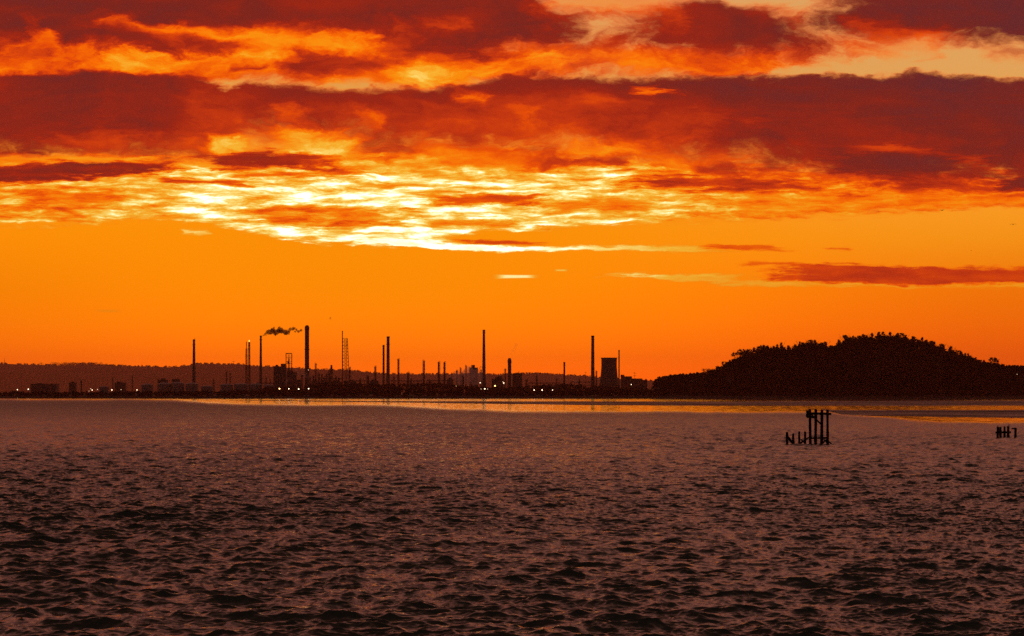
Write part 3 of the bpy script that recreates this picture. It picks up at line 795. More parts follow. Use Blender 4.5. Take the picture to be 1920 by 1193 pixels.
# ------------------------------------------------------------------ the refinery skyline
GZ = 2.6                                  # level of the works
G_CH = 'chimneys of the refinery skyline'
G_COL = 'process columns of the refinery'
def base(px, D): return Vector(((px - HX) / F * D, D, GZ))
def hgt(py, D): return CAM_Z + (HY - py) / F * D - GZ
def met(w, D): return w / F * D

def chimney(px, top, w0, w1, D, label, rim=True, rings=(), rod=False, cap=False):
    H = hgt(top, D); r0 = met(w0, D) / 2 * 1.12; r1 = met(w1, D) / 2 * 1.12
    t = thing('chimney', label, 'chimney', base(px, D), G_CH)
    prof = [(r1 * 1.02, -1), (r1, 0)] + [(r1 + (r0 - r1) * s ** .85, H * s) for s in (.15, .3, .45, .6, .75, .9, 1.0)]
    prof += [(r0 * .78, H), (r0 * .75, H - 3)]
    MB().lathe(prof, 24).build('shaft', M['concrete'], t, True)
    if rim: MB().lathe([(r0 * 1.0, H - 3.4), (r0 * 1.16, H - 3), (r0 * 1.16, H - .4), (r0 * 1.0, H - .1)], 24, cap=False).build('rim', M['dark_steel'], t)
    if cap: MB().lathe([(r0 * 1.1, H - 7), (r0 * 1.12, H - 2), (r0 * .98, H), (r0 * .62, H + 2.2), (r0 * .55, H + 2.4)], 24).build('cap', M['dark_steel'], t)
    for s in rings:
        rr = r1 + (r0 - r1) * s ** .85
        mb = MB().lathe([(rr * .98, H * s - .2), (rr + 1.0, H * s - .2), (rr + 1.0, H * s + .15), (rr * .98, H * s + .15)], 20, cap=False)
        for k in range(12):
            a = 2 * math.pi * k / 12; mb.bar((math.cos(a) * (rr + .95), math.sin(a) * (rr + .95), H * s), (math.cos(a) * (rr + .95), math.sin(a) * (rr + .95), H * s + 1.2), .06)
        mb.lathe([(rr + .9, H * s + 1.1), (rr + 1.0, H * s + 1.1), (rr + 1.0, H * s + 1.25), (rr + .9, H * s + 1.25)], 20, cap=False)
        mb.build('platform', M['dark_steel'], t)
    lad = MB()
    for dx_ in (-.3, .3): lad.bar((dx_, -r1 - .35, 0), (dx_, -r0 - .35, H - 1), .06)
    for z in np.arange(3, H - 2, 4.0):
        s = z / H; rr = r1 + (r0 - r1) * s
        lad.bar((-.3, -rr - .35, z), (.3, -rr - .35, z), .05)
    lad.build('ladder', M['dark_steel'], t)
    if rod: MB().bar((r0 * .7, 0, H - 1), (r0 * .8, 0, H + 3.0), .35, 5).build('lightning_rod', M['dark_steel'], t)
    return t

chimney(363.7, 636.5, 3.7, 6.8, 4500, 'slender chimney standing alone far left before the ridge', rod=True, rings=(.9,))
chimney(489, 629.5, 3.1, 5.6, 4550, 'slim chimney trailing dark smoke to the right', rings=(.93,))
chimney(575.6, 612.5, 7.0, 7.6, 4480, 'thickest and tallest chimney with a rounded dark cap', rim=False, cap=True, rings=(.33, .66))
chimney(719.2, 647, 3.3, 3.8, 4520, 'shorter thinner chimney of the close pair', rings=(.8,))
chimney(727.7, 631, 4.7, 6.6, 4560, 'taller thicker chimney of the close pair', rings=(.86,))
chimney(907.3, 618.5, 3.8, 7.2, 4460, 'tall tapering chimney rising from the bank of steam', rings=(.95,))
chimney(955.4, 674, 5.8, 6.4, 4500, 'short stout chimney with a domed top and faint smoke', rim=False, cap=True)
chimney(1058.1, 679, 2.8, 3.4, 4540, 'small plain chimney alone between steam and cooling tower', rings=(.9,))
chimney(1111.4, 629.5, 4.7, 7.2, 4420, 'tall broad chimney left of the cooling tower', rings=(.93,))
chimney(1160.7, 656.5, 2.1, 2.4, 4640, 'pencil thin chimney just right of the cooling tower')
chimney(152.5, 713, 2.2, 2.6, 4450, 'stubby chimney on a dark building far left')
chimney(248, 704, 1.4, 1.8, 4450, 'thin low chimney beside a wisp of pink steam')

def column(px, top, w, D, label, plats=3, head=True, bridge=0, name='distillation_column'):
    H = hgt(top, D); r = met(w, D) / 2 * .95
    t = thing(name, label, 'column', base(px, D), G_COL)
    MB().lathe([(r * 1.25, -1), (r * 1.1, 1.5), (r, 3), (r, H * .55), (r * .96, H * .57), (r * .96, H - r), (r * .8, H - r * .45), (r * .4, H - r * .1), (.02, H)], 16).build('shell', M['steel'], t, True)
    for k in range(plats):
        z = H * (.98 - .62 * k / max(plats, 1)) - .8
        a0 = random.uniform(0, 6.28)
        mb = MB()
        for j in range(9):
            a = a0 + j * .42; b = a + .42
            q = [(math.cos(x) * rr, math.sin(x) * rr, zz) for x in (a, b) for rr in (r * .95, r + .95) for zz in (z, z + .18)]
            mb.add(q, [(0, 2, 3, 1), (4, 5, 7, 6), (0, 1, 5, 4), (2, 6, 7, 3), (1, 3, 7, 5), (0, 4, 6, 2)])
            mb.bar((math.cos(a) * (r + .9), math.sin(a) * (r + .9), z), (math.cos(a) * (r + .9), math.sin(a) * (r + .9), z + 1.2), .07)
            mb.bar((math.cos(a) * (r + .9), math.sin(a) * (r + .9), z + 1.15), (math.cos(b) * (r + .9), math.sin(b) * (r + .9), z + 1.15), .06)
        mb.build('platform', M['dark_steel'], t)
    if head:
        s = random.choice((-1, 1))
        MB().tube([(0, 0, H - .2), (0, 0, H + .9), (s * (r + .7), -.2, H + 1.0), (s * (r + .8), -.2, H - 2), (s * (r + .8), -.2, H * .15)], .32, 6).build('overhead_pipe', M['dark_steel'], t)
    lad = MB()
    for dx_ in (-.28, .28): lad.bar((dx_, -r - .4, 0), (dx_, -r - .4, H - .5), .06)
    for z in np.arange(2, H - 1, 3.0): lad.bar((-.28, -r - .4, z), (.28, -r - .4, z), .05)
    lad.build('ladder', M['dark_steel'], t)
    return t

COLS = [
    (592.4, 681.5, 2.4, 4480, 'slim column beside the thick chimney, highest of the crowded pipes', 3),
    (566.5, 703, 3.0, 4420, 'squat column left of the thick chimney foot', 2),
    (581.2, 707, 2.6, 4400, 'short column right at the thick chimney foot', 2),
    (588.0, 705, 2.8, 4500, 'short column in steam left of the slim high column', 2),
    (598.2, 699.5, 3.4, 4440, 'stout column just right of the slim high column', 3),
    (603.0, 703, 2.6, 4520, 'narrow column behind the middle of the crowded pipes', 2),
    (607.6, 707, 3.0, 4400, 'lowest column in the middle of the crowded pipes', 2),
    (612.0, 701, 3.2, 4460, 'thick column left of the tapering derrick', 3),
    (617.0, 693, 2.4, 4500, 'column touching the left side of the tapering derrick', 3),
    (630.5, 706, 2.6, 4450, 'short column between the derrick and the lattice flare tower', 2),
    (636.0, 709, 2.2, 4430, 'lowest short column left of the lattice flare tower', 1),
    (655.8, 689, 2.0, 4520, 'thin column at the right foot of the lattice flare tower', 2),
    (690.0, 705, 5.0, 4560, 'wide faint vessel in front of the ridge before the pair', 1),
    (703.4, 687, 3.2, 4480, 'knobbly column left of the chimney pair', 4),
    (746.7, 673, 3.2, 4440, 'tall column with side platforms right of the chimney pair', 5),
    (739.0, 706, 2.0, 4500, 'short thin column at the foot of the chimney pair', 1),
    (765.0, 698, 3.6, 4540, 'short stout column two right of the chimney pair', 3),
    (770.5, 710, 2.0, 4500, 'very low thin column beside a stout one', 1),
    (795.0, 676, 3.6, 4460, 'lone tall column with ladder in mid ridge gap', 5),
    (822.6, 678.5, 3.7, 4470, 'left column of the matching tall twin pair', 4),
    (833.2, 679, 3.7, 4450, 'right column of the matching tall twin pair', 4),
    (846.5, 700, 2.0, 4520, 'thin short column right of the twin pair', 2),
    (856.5, 694.5, 2.8, 4640, 'leftmost of three columns stepping up behind steam', 2),
    (864.0, 690, 2.4, 4660, 'middle of three columns stepping up behind steam', 2),
    (874.0, 685.5, 2.4, 4680, 'highest of three columns stepping up behind steam', 2),
    (868.5, 704, 3.6, 4360, 'dark column standing in front of the bank of steam', 2),
    (948.0, 692, 2.0, 4480, 'thin column close left of the domed chimney', 2),
    (986.5, 712, 3.2, 4430, 'short lumpy column right of the flat topped building', 2),
    (1006.0, 704, 2.6, 4480, 'lone column over the three shore lights', 3),
    (1044.0, 710, 1.8, 4460, 'thin stub column left of the small plain chimney', 1),
    (1087.0, 711, 2.2, 4450, 'stub column beside a low puff of pink steam', 1),
    (1118.7, 696, 2.2, 4480, 'slim column between broad chimney and cooling tower', 3),
    (424.5, 698, 2.0, 4600, 'dim slim column left of the twin flare stacks', 2),
    (432.0, 701, 1.6, 4620, 'fainter thin column nearest left of the twin flare stacks', 1),
    (401.0, 712, 2.6, 4500, 'low dim column right of the lone left chimney', 1),
    (212.0, 709, 1.6, 4500, 'thin dim column over the left shore lights', 1),
    (500.0, 708, 1.8, 4560, 'thin dim column right of the smoking chimney', 1),
    (507.0, 712, 1.6, 4520, 'stub column left of the dark process block', 1),
    (676.0, 711, 2.2, 4470, 'stub column right of the lattice flare tower', 1),
    (806.0, 712, 2.0, 4470, 'stub column right of the lone tall column', 1),
    (930.0, 708, 2.2, 4520, 'low thin column in the dark block right of steam', 1),
]
for c in COLS: column(c[0], c[1], c[2], c[3], c[4], c[5])

def truss(mb, legs0, legs1, H0, H1, n, r=.22, rb=.12):
    """four legs between two rings of points, n bays of rings and diagonals"""
    k = len(legs0)
    prev = None
    for i in range(n + 1):
        s = i / n; z = H0 + (H1 - H0) * s
        ring = [Vector((a[0] + (b[0] - a[0]) * s, a[1] + (b[1] - a[1]) * s, z)) for a, b in zip(legs0, legs1)]
        for j in range(k): mb.bar(ring[j], ring[(j + 1) % k], rb)
        if prev:
            for j in range(k):
                mb.bar(prev[j], ring[j], r)
                mb.bar(prev[j], ring[(j + 1) % k], rb) if i % 2 else mb.bar(prev[(j + 1) % k], ring[j], rb)
        prev = ring
def sq(x, w, d=None):
    d = d or w; return [(x - w / 2, -d / 2), (x + w / 2, -d / 2), (x + w / 2, d / 2), (x - w / 2, d / 2)]

def flare_pair():
    D = 4500
    for px, lb, lit in ((462.1, 'left flare stack of the twin pair, its thin tip unlit', False), (467.3, 'right flare stack of the twin pair with a burning yellow tip', True)):
        t = thing('flare_stack', lb, 'flare stack', base(px, D), 'twin flare stacks')
        H = hgt(641, D); Hm = hgt(654.5, D)
        MB().bar((0, 0, -1), (0, 0, H), .75 if not lit else 1.0, 10).build('riser', M['steel'], t)
        mb = MB(); truss(mb, sq(0, 4.6), sq(0, 2.9), -1, Hm if not lit else H - 1, 16, .2, .13); mb.build('lattice_frame', M['dark_steel'], t)
        for z in (Hm, hgt(668, D), hgt(690, D)): MB().box((0, 0, z), (4.6, 4.6, .5)).build('platform', M['dark_steel'], t)
        if lit: MB().lathe([(.3, H - .4), (1.0, H + .4), (1.15, H + 1.2), (.8, H + 2.2), (.1, H + 3.4)], 10).build('flame', M['flame'], t, True)
flare_pair()

def lattice_flare():
    D = 4500
    t = thing('lattice_flare_tower', 'open lattice flare tower with one tall mast at its left', 'tower', base(642, D))
    H = hgt(620.5, D); Ht = hgt(634.8, D)
    MB().bar((0, 0, -1), (0, 0, H), .85, 10).build('mast', M['steel'], t)
    mb = MB(); truss(mb, [(.4, -3), (14.2, -3), (14.2, 6), (.4, 6)], [(.4, -2.2), (9.3, -2.2), (9.3, 4), (.4, 4)], -1, Ht, 17, .34, .2); mb.build('lattice_frame', M['dark_steel'], t)
    for x0, x1 in ((5.6, 4.6), (8.6, 7.6)): MB().bar((x0, 0, -1), (x1, 0, Ht - 1), .5, 8).build('riser', M['steel'], t)
    MB().box((4.9, .8, Ht + .1), (9.4, 7, .5)).build('platform', M['dark_steel'], t); MB().box((4.9, .8, Ht - 14), (9.8, 7.2, .4)).build('platform', M['dark_steel'], t)
lattice_flare()

def derrick():
    D = 4490
    t = thing('derrick', 'tapering framed derrick with a crown among crowded columns', 'derrick', base(621.4, D))
    H = hgt(686, D)
    mb = MB(); truss(mb, sq(0, 11), sq(0, 3.6), -1, H - 8, 7, .4, .25); truss(mb, sq(0, 3.6), sq(0, 2.2), H - 8, H, 3, .3, .2); mb.build('frame', M['dark_steel'], t)
    MB().bar((0, 0, -1), (0, 0, H + 1.5), 1.1, 10).build('column', M['steel'], t)
    MB().box((0, 0, H), (4.2, 4.2, 1.4)).build('crown_block', M['dark_steel'], t); MB().box((0, 0, H - 8), (5.4, 5.4, .5)).build('platform', M['dark_steel'], t)
derrick()

def framed_reactor():
    D = 4470
    t = thing('framed_reactor', 'column caged in an open box frame above the dark block', 'reactor', base(541.7, D))
    H = hgt(662.5, D); hb = hgt(684, D)
    mb = MB(); truss(mb, sq(0, 10.6), sq(0, 10.6), hb - 18, H, 5, .32, .17); mb.build('frame', M['dark_steel'], t)
    MB().lathe([(4, -1), (4, hb - 14), (1.6, hb - 9), (1.1, hb - 8), (1.1, hb + 10), (.8, hb + 12), (.4, H - 3)], 14).build('column', M['steel'], t, True)
    MB().box((0, 0, H - .6), (9, 9, 1.4)).build('platform', M['dark_steel'], t); MB().box((-.3, 0, hb + 2), (11.4, 10, .7)).build('platform', M['dark_steel'], t); MB().box((-1.4, 0, hb + 4.35), (2.6, 3, 4)).build('drum', M['dark_steel'], t)
framed_reactor()

def building(px0, px1, top, D, label, parts=(), windows=True, cat='building', m='cladding'):
    w = met(px1 - px0, D); H = hgt(top, D)
    t = thing('refinery_building', label, cat, base((px0 + px1) / 2, D), 'buildings of the works')
    dep = max(10., w * .6)
    MB().box((0, 0, H / 2 - .5), (w, dep, H + 1)).build('wall', M[m], t)
    MB().box((0, 0, H + .33), (w + .8, dep + .8, .6)).build('roof', M['dark_steel'], t)
    for (x, dx_, hh) in parts:
        MB().box((x * w / 2, 0, H + .65 + hh / 2), (dx_, min(dep * .6, 6), hh)).build('roof_plant', M['steel'], t)
    if windows and w > 14:
        n = int(w // 5)
        for k in range(n):
            x = -w / 2 + (k + .5) * w / n
            MB().box((x, -dep / 2 - .02, H * .55), (w / n * .55, .12, min(2.2, H * .2))).build('window', M['dark_steel'], t)
    return t
building(513.5, 536.5, 688, 4440, 'big dark process block left of the framed column', [(-.5, 4, 3), (.55, 9, 5)])
building(543, 556, 699, 4420, 'dark block with sloping steam right of the framed column', [(-.3, 5, 3)])
building(557, 566, 713, 4400, 'pale low shed in the steam below the thick chimney')
building(586, 640, 716, 4380, 'long dark pipe hall beneath the crowd of columns', [(-.8, 5, 3), (-.3, 8, 2.2), (.2, 4, 4), (.6, 9, 2)])
building(960.6, 978.8, 701, 4520, 'flat topped block close right of the domed chimney', [(.35, 1, 4)])
building(922, 944, 711, 4500, 'dark lumpy block left of the domed chimney', [(.4, 8, 5), (-.2, 5, 3)])
building(1164, 1184.7, 706.5, 4560, 'flat roofed hall close right of the cooling tower', [(-.7, 7, 3)])
building(1184.9, 1204, 710.5, 4540, 'middle hall right of the cooling tower with a mast', [])
building(1204.2, 1213, 713, 4520, 'lowest end hall before the wooded hill', [])
building(880, 896, 690, 4700, 'tall dark unit wrapped in steam left of the tapering chimney', [(-.1, 7, 5)])
building(60, 108, 720.5, 4450, 'long pale low shed far left behind the shore', [(-.4, 8, 1.5)])
building(130, 143, 718, 4420, 'small dark shed left of the stubby chimney', [(0, 5, 1.5)])
building(216, 236, 718.5, 4440, 'dark shed under the wisp of pink steam', [(-.2, 9, 2)])
building(296, 314, 712.5, 4480, 'dark stepped block at left end of the tank row', [(.2, 8, 2)])
building(323, 337, 711.5, 4500, 'dark block rising behind the pale tank row', [])
building(645, 668, 715, 4420, 'low dark hall at the foot of the lattice flare tower', [(.2, 6, 2)])
building(694, 709, 715, 4400, 'low dark hall left of the chimney pair foot', [(-.3, 5, 2.5)])
building(838, 850, 712, 4420, 'dim block right of the twin columns', [(0, 4, 3)])
building(1124, 1160, 722, 4380, 'low dark hall in front of the cooling tower foot', [])

def pipe_rack(px0, px1, top, D, label, levels=3):
    t = thing('pipe_rack', label, 'pipe rack', base((px0 + px1) / 2, D), 'pipe racks of the works')
    w = met(px1 - px0, D); H = hgt(top, D); n = max(3, int(w / 7))
    fr = MB(); lv = [H * (1 - .27 * k) for k in range(levels)]
    for k in range(n + 1):
        x = -w / 2 + w * k / n
        for y in (-3, 3): fr.bar((x, y, -1), (x, y, H + (1.5 if k % 3 == 0 else .2)), .3)
        for z in lv: fr.bar((x, -3, z), (x, 3, z), .25)
    for y in (-3, 3): fr.bar((-w / 2, y, H), (w / 2, y, H), .25)
    fr.build('frame', M['dark_steel'], t)
    for z in lv:
        for y, r_ in ((-2, .45), (.2, .6), (2.1, .35)):
            MB().bar((-w / 2 - 1, y, z + .25 + r_), (w / 2 + 1, y, z + .25 + r_), r_, 8).build('pipe', M['steel'], t)
pipe_rack(598, 642, 711, 4560, 'pipe rack beneath the derrick and crowded columns')
pipe_rack(658, 692, 715, 4540, 'pipe rack right of the lattice flare tower')
pipe_rack(734, 790, 715, 4560, 'long pipe rack between the chimney pair and the lone tall column')
pipe_rack(800, 846, 714.5, 4540, 'pipe rack at the feet of the matching twin columns')
pipe_rack(992, 1050, 719, 4560, 'low pipe rack over the three shore lights')
pipe_rack(1070, 1106, 717, 4580, 'pipe rack left of the broad chimney')
pipe_rack(482, 512, 719, 4580, 'pipe rack right of the smoking chimney', 2)

def tank(px, w, top, D, label):
    r = met(w, D) / 2; H = hgt(top, D)
    t = thing('storage_tank', label, 'storage tank', base(px, D), 'storage tanks of the works')
    MB().lathe([(r, -1), (r, H * .86), (r * 1.01, H * .87), (r * 1.01, H * .89), (r * .98, H * .9)], 32).build('shell', M['tank'], t)
    MB().lathe([(r * .98, H * .9), (r * .7, H * .96), (r * .35, H * .99), (.1, H)], 32, cap=False).build('roof', M['tank'], t, True)
    mb = MB()
    for k in range(10):
        a = -2.6 + k * .2; b = a + .2
        mb.bar((math.cos(a) * (r + .6), math.sin(a) * (r + .6), H * .86 * k / 10), (math.cos(b) * (r + .6), math.sin(b) * (r + .6), H * .86 * (k + 1) / 10), .3)
    mb.build('stair', M['dark_steel'], t)
for px, w, top, D, lb in [
    (308, 24, 717.5, 4420, 'leftmost pale tank of the tank row'), (333, 26, 716.5, 4420, 'middle pale tank under the dark block'), (360, 24, 717.5, 4410, 'pale tank at the foot of the lone left chimney'),
    (388, 22, 723, 4380, 'low tank at right end of the tank row'), (425, 24, 719.5, 4420, 'pale tank left of the twin flare stacks'), (452, 27, 718.5, 4430, 'wide pale tank under the twin flare stacks'),
    (480, 24, 719, 4420, 'pale tank under the smoking chimney'), (504, 20, 721, 4400, 'small pale tank right of the smoking chimney'),
    (276, 22, 719.5, 4440, 'dim tank left of the stepped block'), (195, 18, 724, 4430, 'low tank over the left shore lights'), (700, 20, 722, 4360, 'dark tank below the chimney pair'), (1030, 40, 723, 4400, 'broad low tank over three shore lights'),
    (780, 26, 722, 4380, 'low tank left of the lone tall column')]:
    tank(px, w, top, D, lb)

def cooling_tower():
    D = 4500
    t = thing('cooling_tower', 'broad waisted concrete cooling tower at right of the works', 'cooling tower', base(1142, D))
    H = hgt(671, D)
    pr = [(19.5, 5), (18.3, H * .2), (17.0, H * .36), (15.6, H * .55), (14.6, H * .72), (14.3, H * .82), (14.5, H * .92), (14.9, H)]
    inner = [(r - .6, z) for r, z in reversed(pr)]
    MB().lathe(pr + inner, 48, cap=False).build('shell', M['concrete'], t, True)
    MB().lathe([(14.9, H - 1.4), (15.4, H - 1.2), (15.4, H + .1), (14.4, H + .1)], 48, cap=False).build('rim', M['concrete'], t)
    mb = MB()
    for k in range(24):
        a = 2 * math.pi * k / 24; b = a + math.pi / 24; c = a - math.pi / 24
        for e in (b, c): mb.bar((20.3 * math.cos(a), 20.3 * math.sin(a), -1), (19.3 * math.cos(e), 19.3 * math.sin(e), 5.2), .4, 5)
    mb.build('support_legs', M['concrete'], t)
    MB().lathe([(21.5, -1), (21.5, .8), (20.9, .8), (20.9, 0)], 40, cap=False).build('basin', M['concrete'], t)
cooling_tower()

def pipe_loop():
    D = 4440
    t = thing('pipe_loop', 'small round pipe loop touching the left of the tapering chimney', 'pipe', base(902, D))
    H = hgt(690.5, D); r = 2.5
    MB().tube([(r * math.cos(a), 0, H + r * math.sin(a)) for a in np.linspace(-.6, math.pi * 1.3, 18)], .42, 8).build('loop', M['dark_steel'], t)
    MB().bar((0, 0, -1), (0, 0, H - 2.4), 1.0, 10).build('stand', M['steel'], t)
    MB().box((0, 0, H - 4), (5, 4, .5)).build('platform', M['dark_steel'], t)
pipe_loop()

def mast(px, top, D, label, arms=0, z0=GZ, r=.35):
    t = thing('mast', label, 'mast', Vector(((px - HX) / F * D, D, z0)), 'thin masts')
    H = CAM_Z + (HY - top) / F * D - z0
    MB().bar((0, 0, -1), (0, 0, H), r, 6, r * .5).build('pole', M['dark_steel'], t)
    mb = MB()
    for k in range(arms): mb.bar((-r * 6, 0, H * (.96 - .12 * k)), (r * 6, 0, H * (.96 - .12 * k)), r * .5)
    if arms: mb.build('cross_arm', M['dark_steel'], t)
mast(1190, 698, 4540, 'mast rising from the middle hall right of the cooling tower', 2, r=.5)
mast(1098, 697, 4520, 'thin mast left of the broad chimney', 1)
mast(8.5, 671.5, 19950, 'tiny mast on the distant ridge at far left', 0, z0=235, r=2.0)
mast(438, 677.5, 19950, 'tiny cross armed mast on the distant ridge mid left', 1, z0=235, r=2.2)
mast(945.6, 692, 4500, 'thin mast left of the column by the domed chimney', 2)
mast(40, 700, 4600, 'dim thin mast over the first left shore light', 1, r=.4)

# ------------------------------------------------------------------ lit lamps
def lamp(px, py, label, m='lamp_white', D=2690, r=.85):
    if D < 3000: D = 2594
    r *= .66
    p = P(px, py, D)
    z0 = 2.2
    t = thing('lamp_post', label, 'lamp post', Vector((p.x, p.y, z0)), 'lit lamps along the works')
    H = p.z - z0
    MB().bar((0, .5, -1), (0, .5, H), .12, 6).bar((0, .5, H), (0, -.1, H + .1), .1, 6).build('pole', M['dark_steel'], t)
    MB().lathe([(.05, H - r * .8), (r * .6, H - r * .6), (r, H), (r * .6, H + r * .6), (.05, H + r * .8)], 12).build('lamp_head', M[m], t, True)
for a in [
    (32.7, 731, 'far left white shore lamp', 'lamp_white', 2690, .75), (53, 730, 'brighter second lamp from the far left', 'lamp_white', 2690, .95),
    (172.8, 731.6, 'brightest lamp of the little left cluster', 'lamp_white', 2690, .8), (170.2, 729, 'small lamp above the left cluster', 'lamp_dim', 2690, .55),
    (182.7, 730.5, 'dim reddish lamp right of the left cluster', 'lamp_dim', 2690, .6), (166.8, 733.5, 'lowest dim lamp of the left cluster', 'lamp_dim', 2690, .5),
    (209.9, 731.4, 'bright white lamp right of the left cluster', 'lamp_white', 2690, .9), (227, 730.8, 'dim lamp between two white left shore lamps', 'lamp_dim', 2690, .55), (256.8, 731.4, 'white lamp left of the tank row', 'lamp_white', 2690, .75),
    (524, 729, 'orange lamp, leftmost of four under the thick chimney', 'lamp_warm', 2690, 1.25), (541.5, 729.2, 'second of four lamps, below the framed column', 'lamp_white', 2690, .95),
    (560, 729.7, 'third of four lamps, below the pale shed', 'lamp_white', 2690, 1.1), (578.7, 729.2, 'fourth of four lamps, below the thick chimney', 'lamp_white', 2690, .95),
    (854.6, 724.3, 'warm lamp at the left edge of the bank of steam', 'lamp_warm', 4330, 1.5), (900.3, 718, 'small high lamp left of the tapering chimney', 'lamp_white', 4330, 1.2),
    (909, 729.3, 'white lamp at the tapering chimney foot', 'lamp_white', 2690, 1.05), (902, 729.6, 'dim lamp left of the tapering chimney foot', 'lamp_dim', 2690, .55), (914, 729.6, 'dim lamp right of the tapering chimney foot', 'lamp_dim', 2690, .5),
    (928, 723.7, 'large orange lamp between the two stout chimneys', 'lamp_warm', 4330, 2.1), (944.6, 718.4, 'white lamp left of the domed chimney', 'lamp_white', 4330, 1.4), (942.8, 716.4, 'dim lamp just above the white one by the domed chimney', 'lamp_dim', 4330, 1.1),
    (1001.5, 731.6, 'left of three evenly bright shore lamps', 'lamp_white', 2690, .95), (1016.5, 731.6, 'middle of three evenly bright shore lamps', 'lamp_white', 2690, 1.0), (1036, 731.6, 'right and dimmest of the three shore lamps', 'lamp_white', 2690, .7),
    (1183.6, 721.3, 'small lamp on the hall right of the cooling tower', 'lamp_white', 4330, 1.1), (578.2, 694, 'tiny red lamp on the thick chimney', 'lamp_dim', 4465, .9), (1907, 702, 'tiny pale lamp below the flat ridge at far right', 'lamp_dim', 2640, .45)]:
    lamp(*a)

# ------------------------------------------------------------------ smoke and steam
M['smoke'] = vol_mat('dark_smoke', (.12, .1, .1, 1), .30)
M['thin_smoke'] = vol_mat('thin_smoke', (.25, .2, .2, 1), .09)
M['steam'] = vol_mat('pale_steam', (.98, .74, .70, 1), .05)
M['thin_steam'] = vol_mat('thin_steam', (.97, .9, .9, 1), .02)
def plume(name, puffs, D, m, label, cat, rough=.35, seed=0, dens=14):
    """puffs: (px, py, radius px[, squash]) -> one lumpy closed skin filled with smoke"""
    r = np.random.default_rng(seed)
    c0 = P(puffs[0][0], puffs[0][1], D)
    mb = MB()
    for (px, py, rad) in puffs:
        p = P(px, py, D) - c0; R = met(rad, D) * (1.75 if m == 'smoke' else 1.3)
        for k in range(dens):
            d = Vector(r.normal(size=3)); d.normalize()
            q = p + d * R * r.uniform(.35, .95); rr = R * r.uniform(.25, .5)
            mb.lathe([(rr * math.sin(a), -rr * math.cos(a)) for a in (.12, .6, 1.1, 1.6, 2.1, 2.6, 3.02)], 10, tuple(q))
        mb.lathe([(R * .8 * math.sin(a), -R * .8 * math.cos(a)) for a in (.12, .6, 1.1, 1.6, 2.1, 2.6, 3.02)], 12, tuple(p))
    o = mb.build(name, M[m])
    o.location = c0
    rm = o.modifiers.new('one_skin', 'REMESH'); rm.mode = 'VOXEL'; rm.voxel_size = .45 if m in ('smoke',) else .8
    tag(o, label, cat, 'smoke and steam plumes')
    return o
plume('smoke_plume', [(492, 630, .8), (495, 628.5, 1.2), (498, 627, 1.6), (502, 622.5, 2.8), (506, 623, 3.2), (512, 621, 4.0), (516, 624.5, 3.2), (522, 621, 3.6), (527, 620, 3.8), (532, 622, 3.0), (537, 624, 3.4), (541, 623, 2.4),
                       (544, 618, 2.2), (549, 617, 2.2), (552.5, 615.5, 1.6), (553, 622, 1.2), (556, 619, 1.6), (560, 621.5, 1.7), (564, 619.5, 1.6)], 4550, 'smoke', 'dark smoke drifting right from the slim chimney', 'smoke', seed=2)
plume('smoke_plume', [(560, 623, 1.3), (563.5, 621, 1.8), (566, 620, 1.6)], 4550, 'thin_smoke', 'torn last wisp of smoke left of the thick chimney', 'smoke', seed=3)
plume('smoke_plume', [(619.2, 596.6, 2.2), (619.8, 600, 1.0)], 4550, 'thin_smoke', 'single small puff high in the clear sky', 'smoke', seed=4)
plume('smoke_plume', [(956, 669, 1.2), (958, 664, 1.8), (961, 658, 2.4), (965, 652, 3.0), (968, 646, 3.2)], 4500, 'thin_steam', 'faint smoke rising from the domed chimney', 'smoke', seed=5)
plume('steam_plume', [(846, 716, 4), (850, 708, 6), (856, 704, 7), (862, 710, 7), (870, 703, 8), (876, 698, 8), (881, 694, 7), (885, 704, 9), (893, 700, 8), (898, 707, 8), (890, 715, 8), (876, 714, 8), (862, 718, 6)], 4420, 'steam', 'large bank of pale steam left of the tapering chimney', 'steam', seed=6)
plume('steam_plume', [(558, 697, 4), (565, 701, 5), (572, 704, 5), (580, 707, 4), (556, 690, 3)], 4430, 'thin_steam', 'thin steam drifting across the thick chimney foot', 'steam', seed=7)
plume('steam_plume', [(536, 718, 3), (539, 714, 3), (541, 710, 2.4)], 4400, 'steam', 'small steam puff below the framed column', 'steam', seed=8)
plume('steam_plume', [(236, 717, 1.6), (240, 716, 2.2), (244, 715, 2.6), (246, 713.5, 1.8)], 4440, 'steam', 'wisp of pink steam beside the thin low chimney at left', 'steam', seed=9)
plume('steam_plume', [(1075, 717, 2), (1080, 715.5, 3), (1087, 713, 2.4), (1093, 716, 2.2)], 4560, 'steam', 'low puff of pink steam left of the broad chimney', 'steam', seed=10)

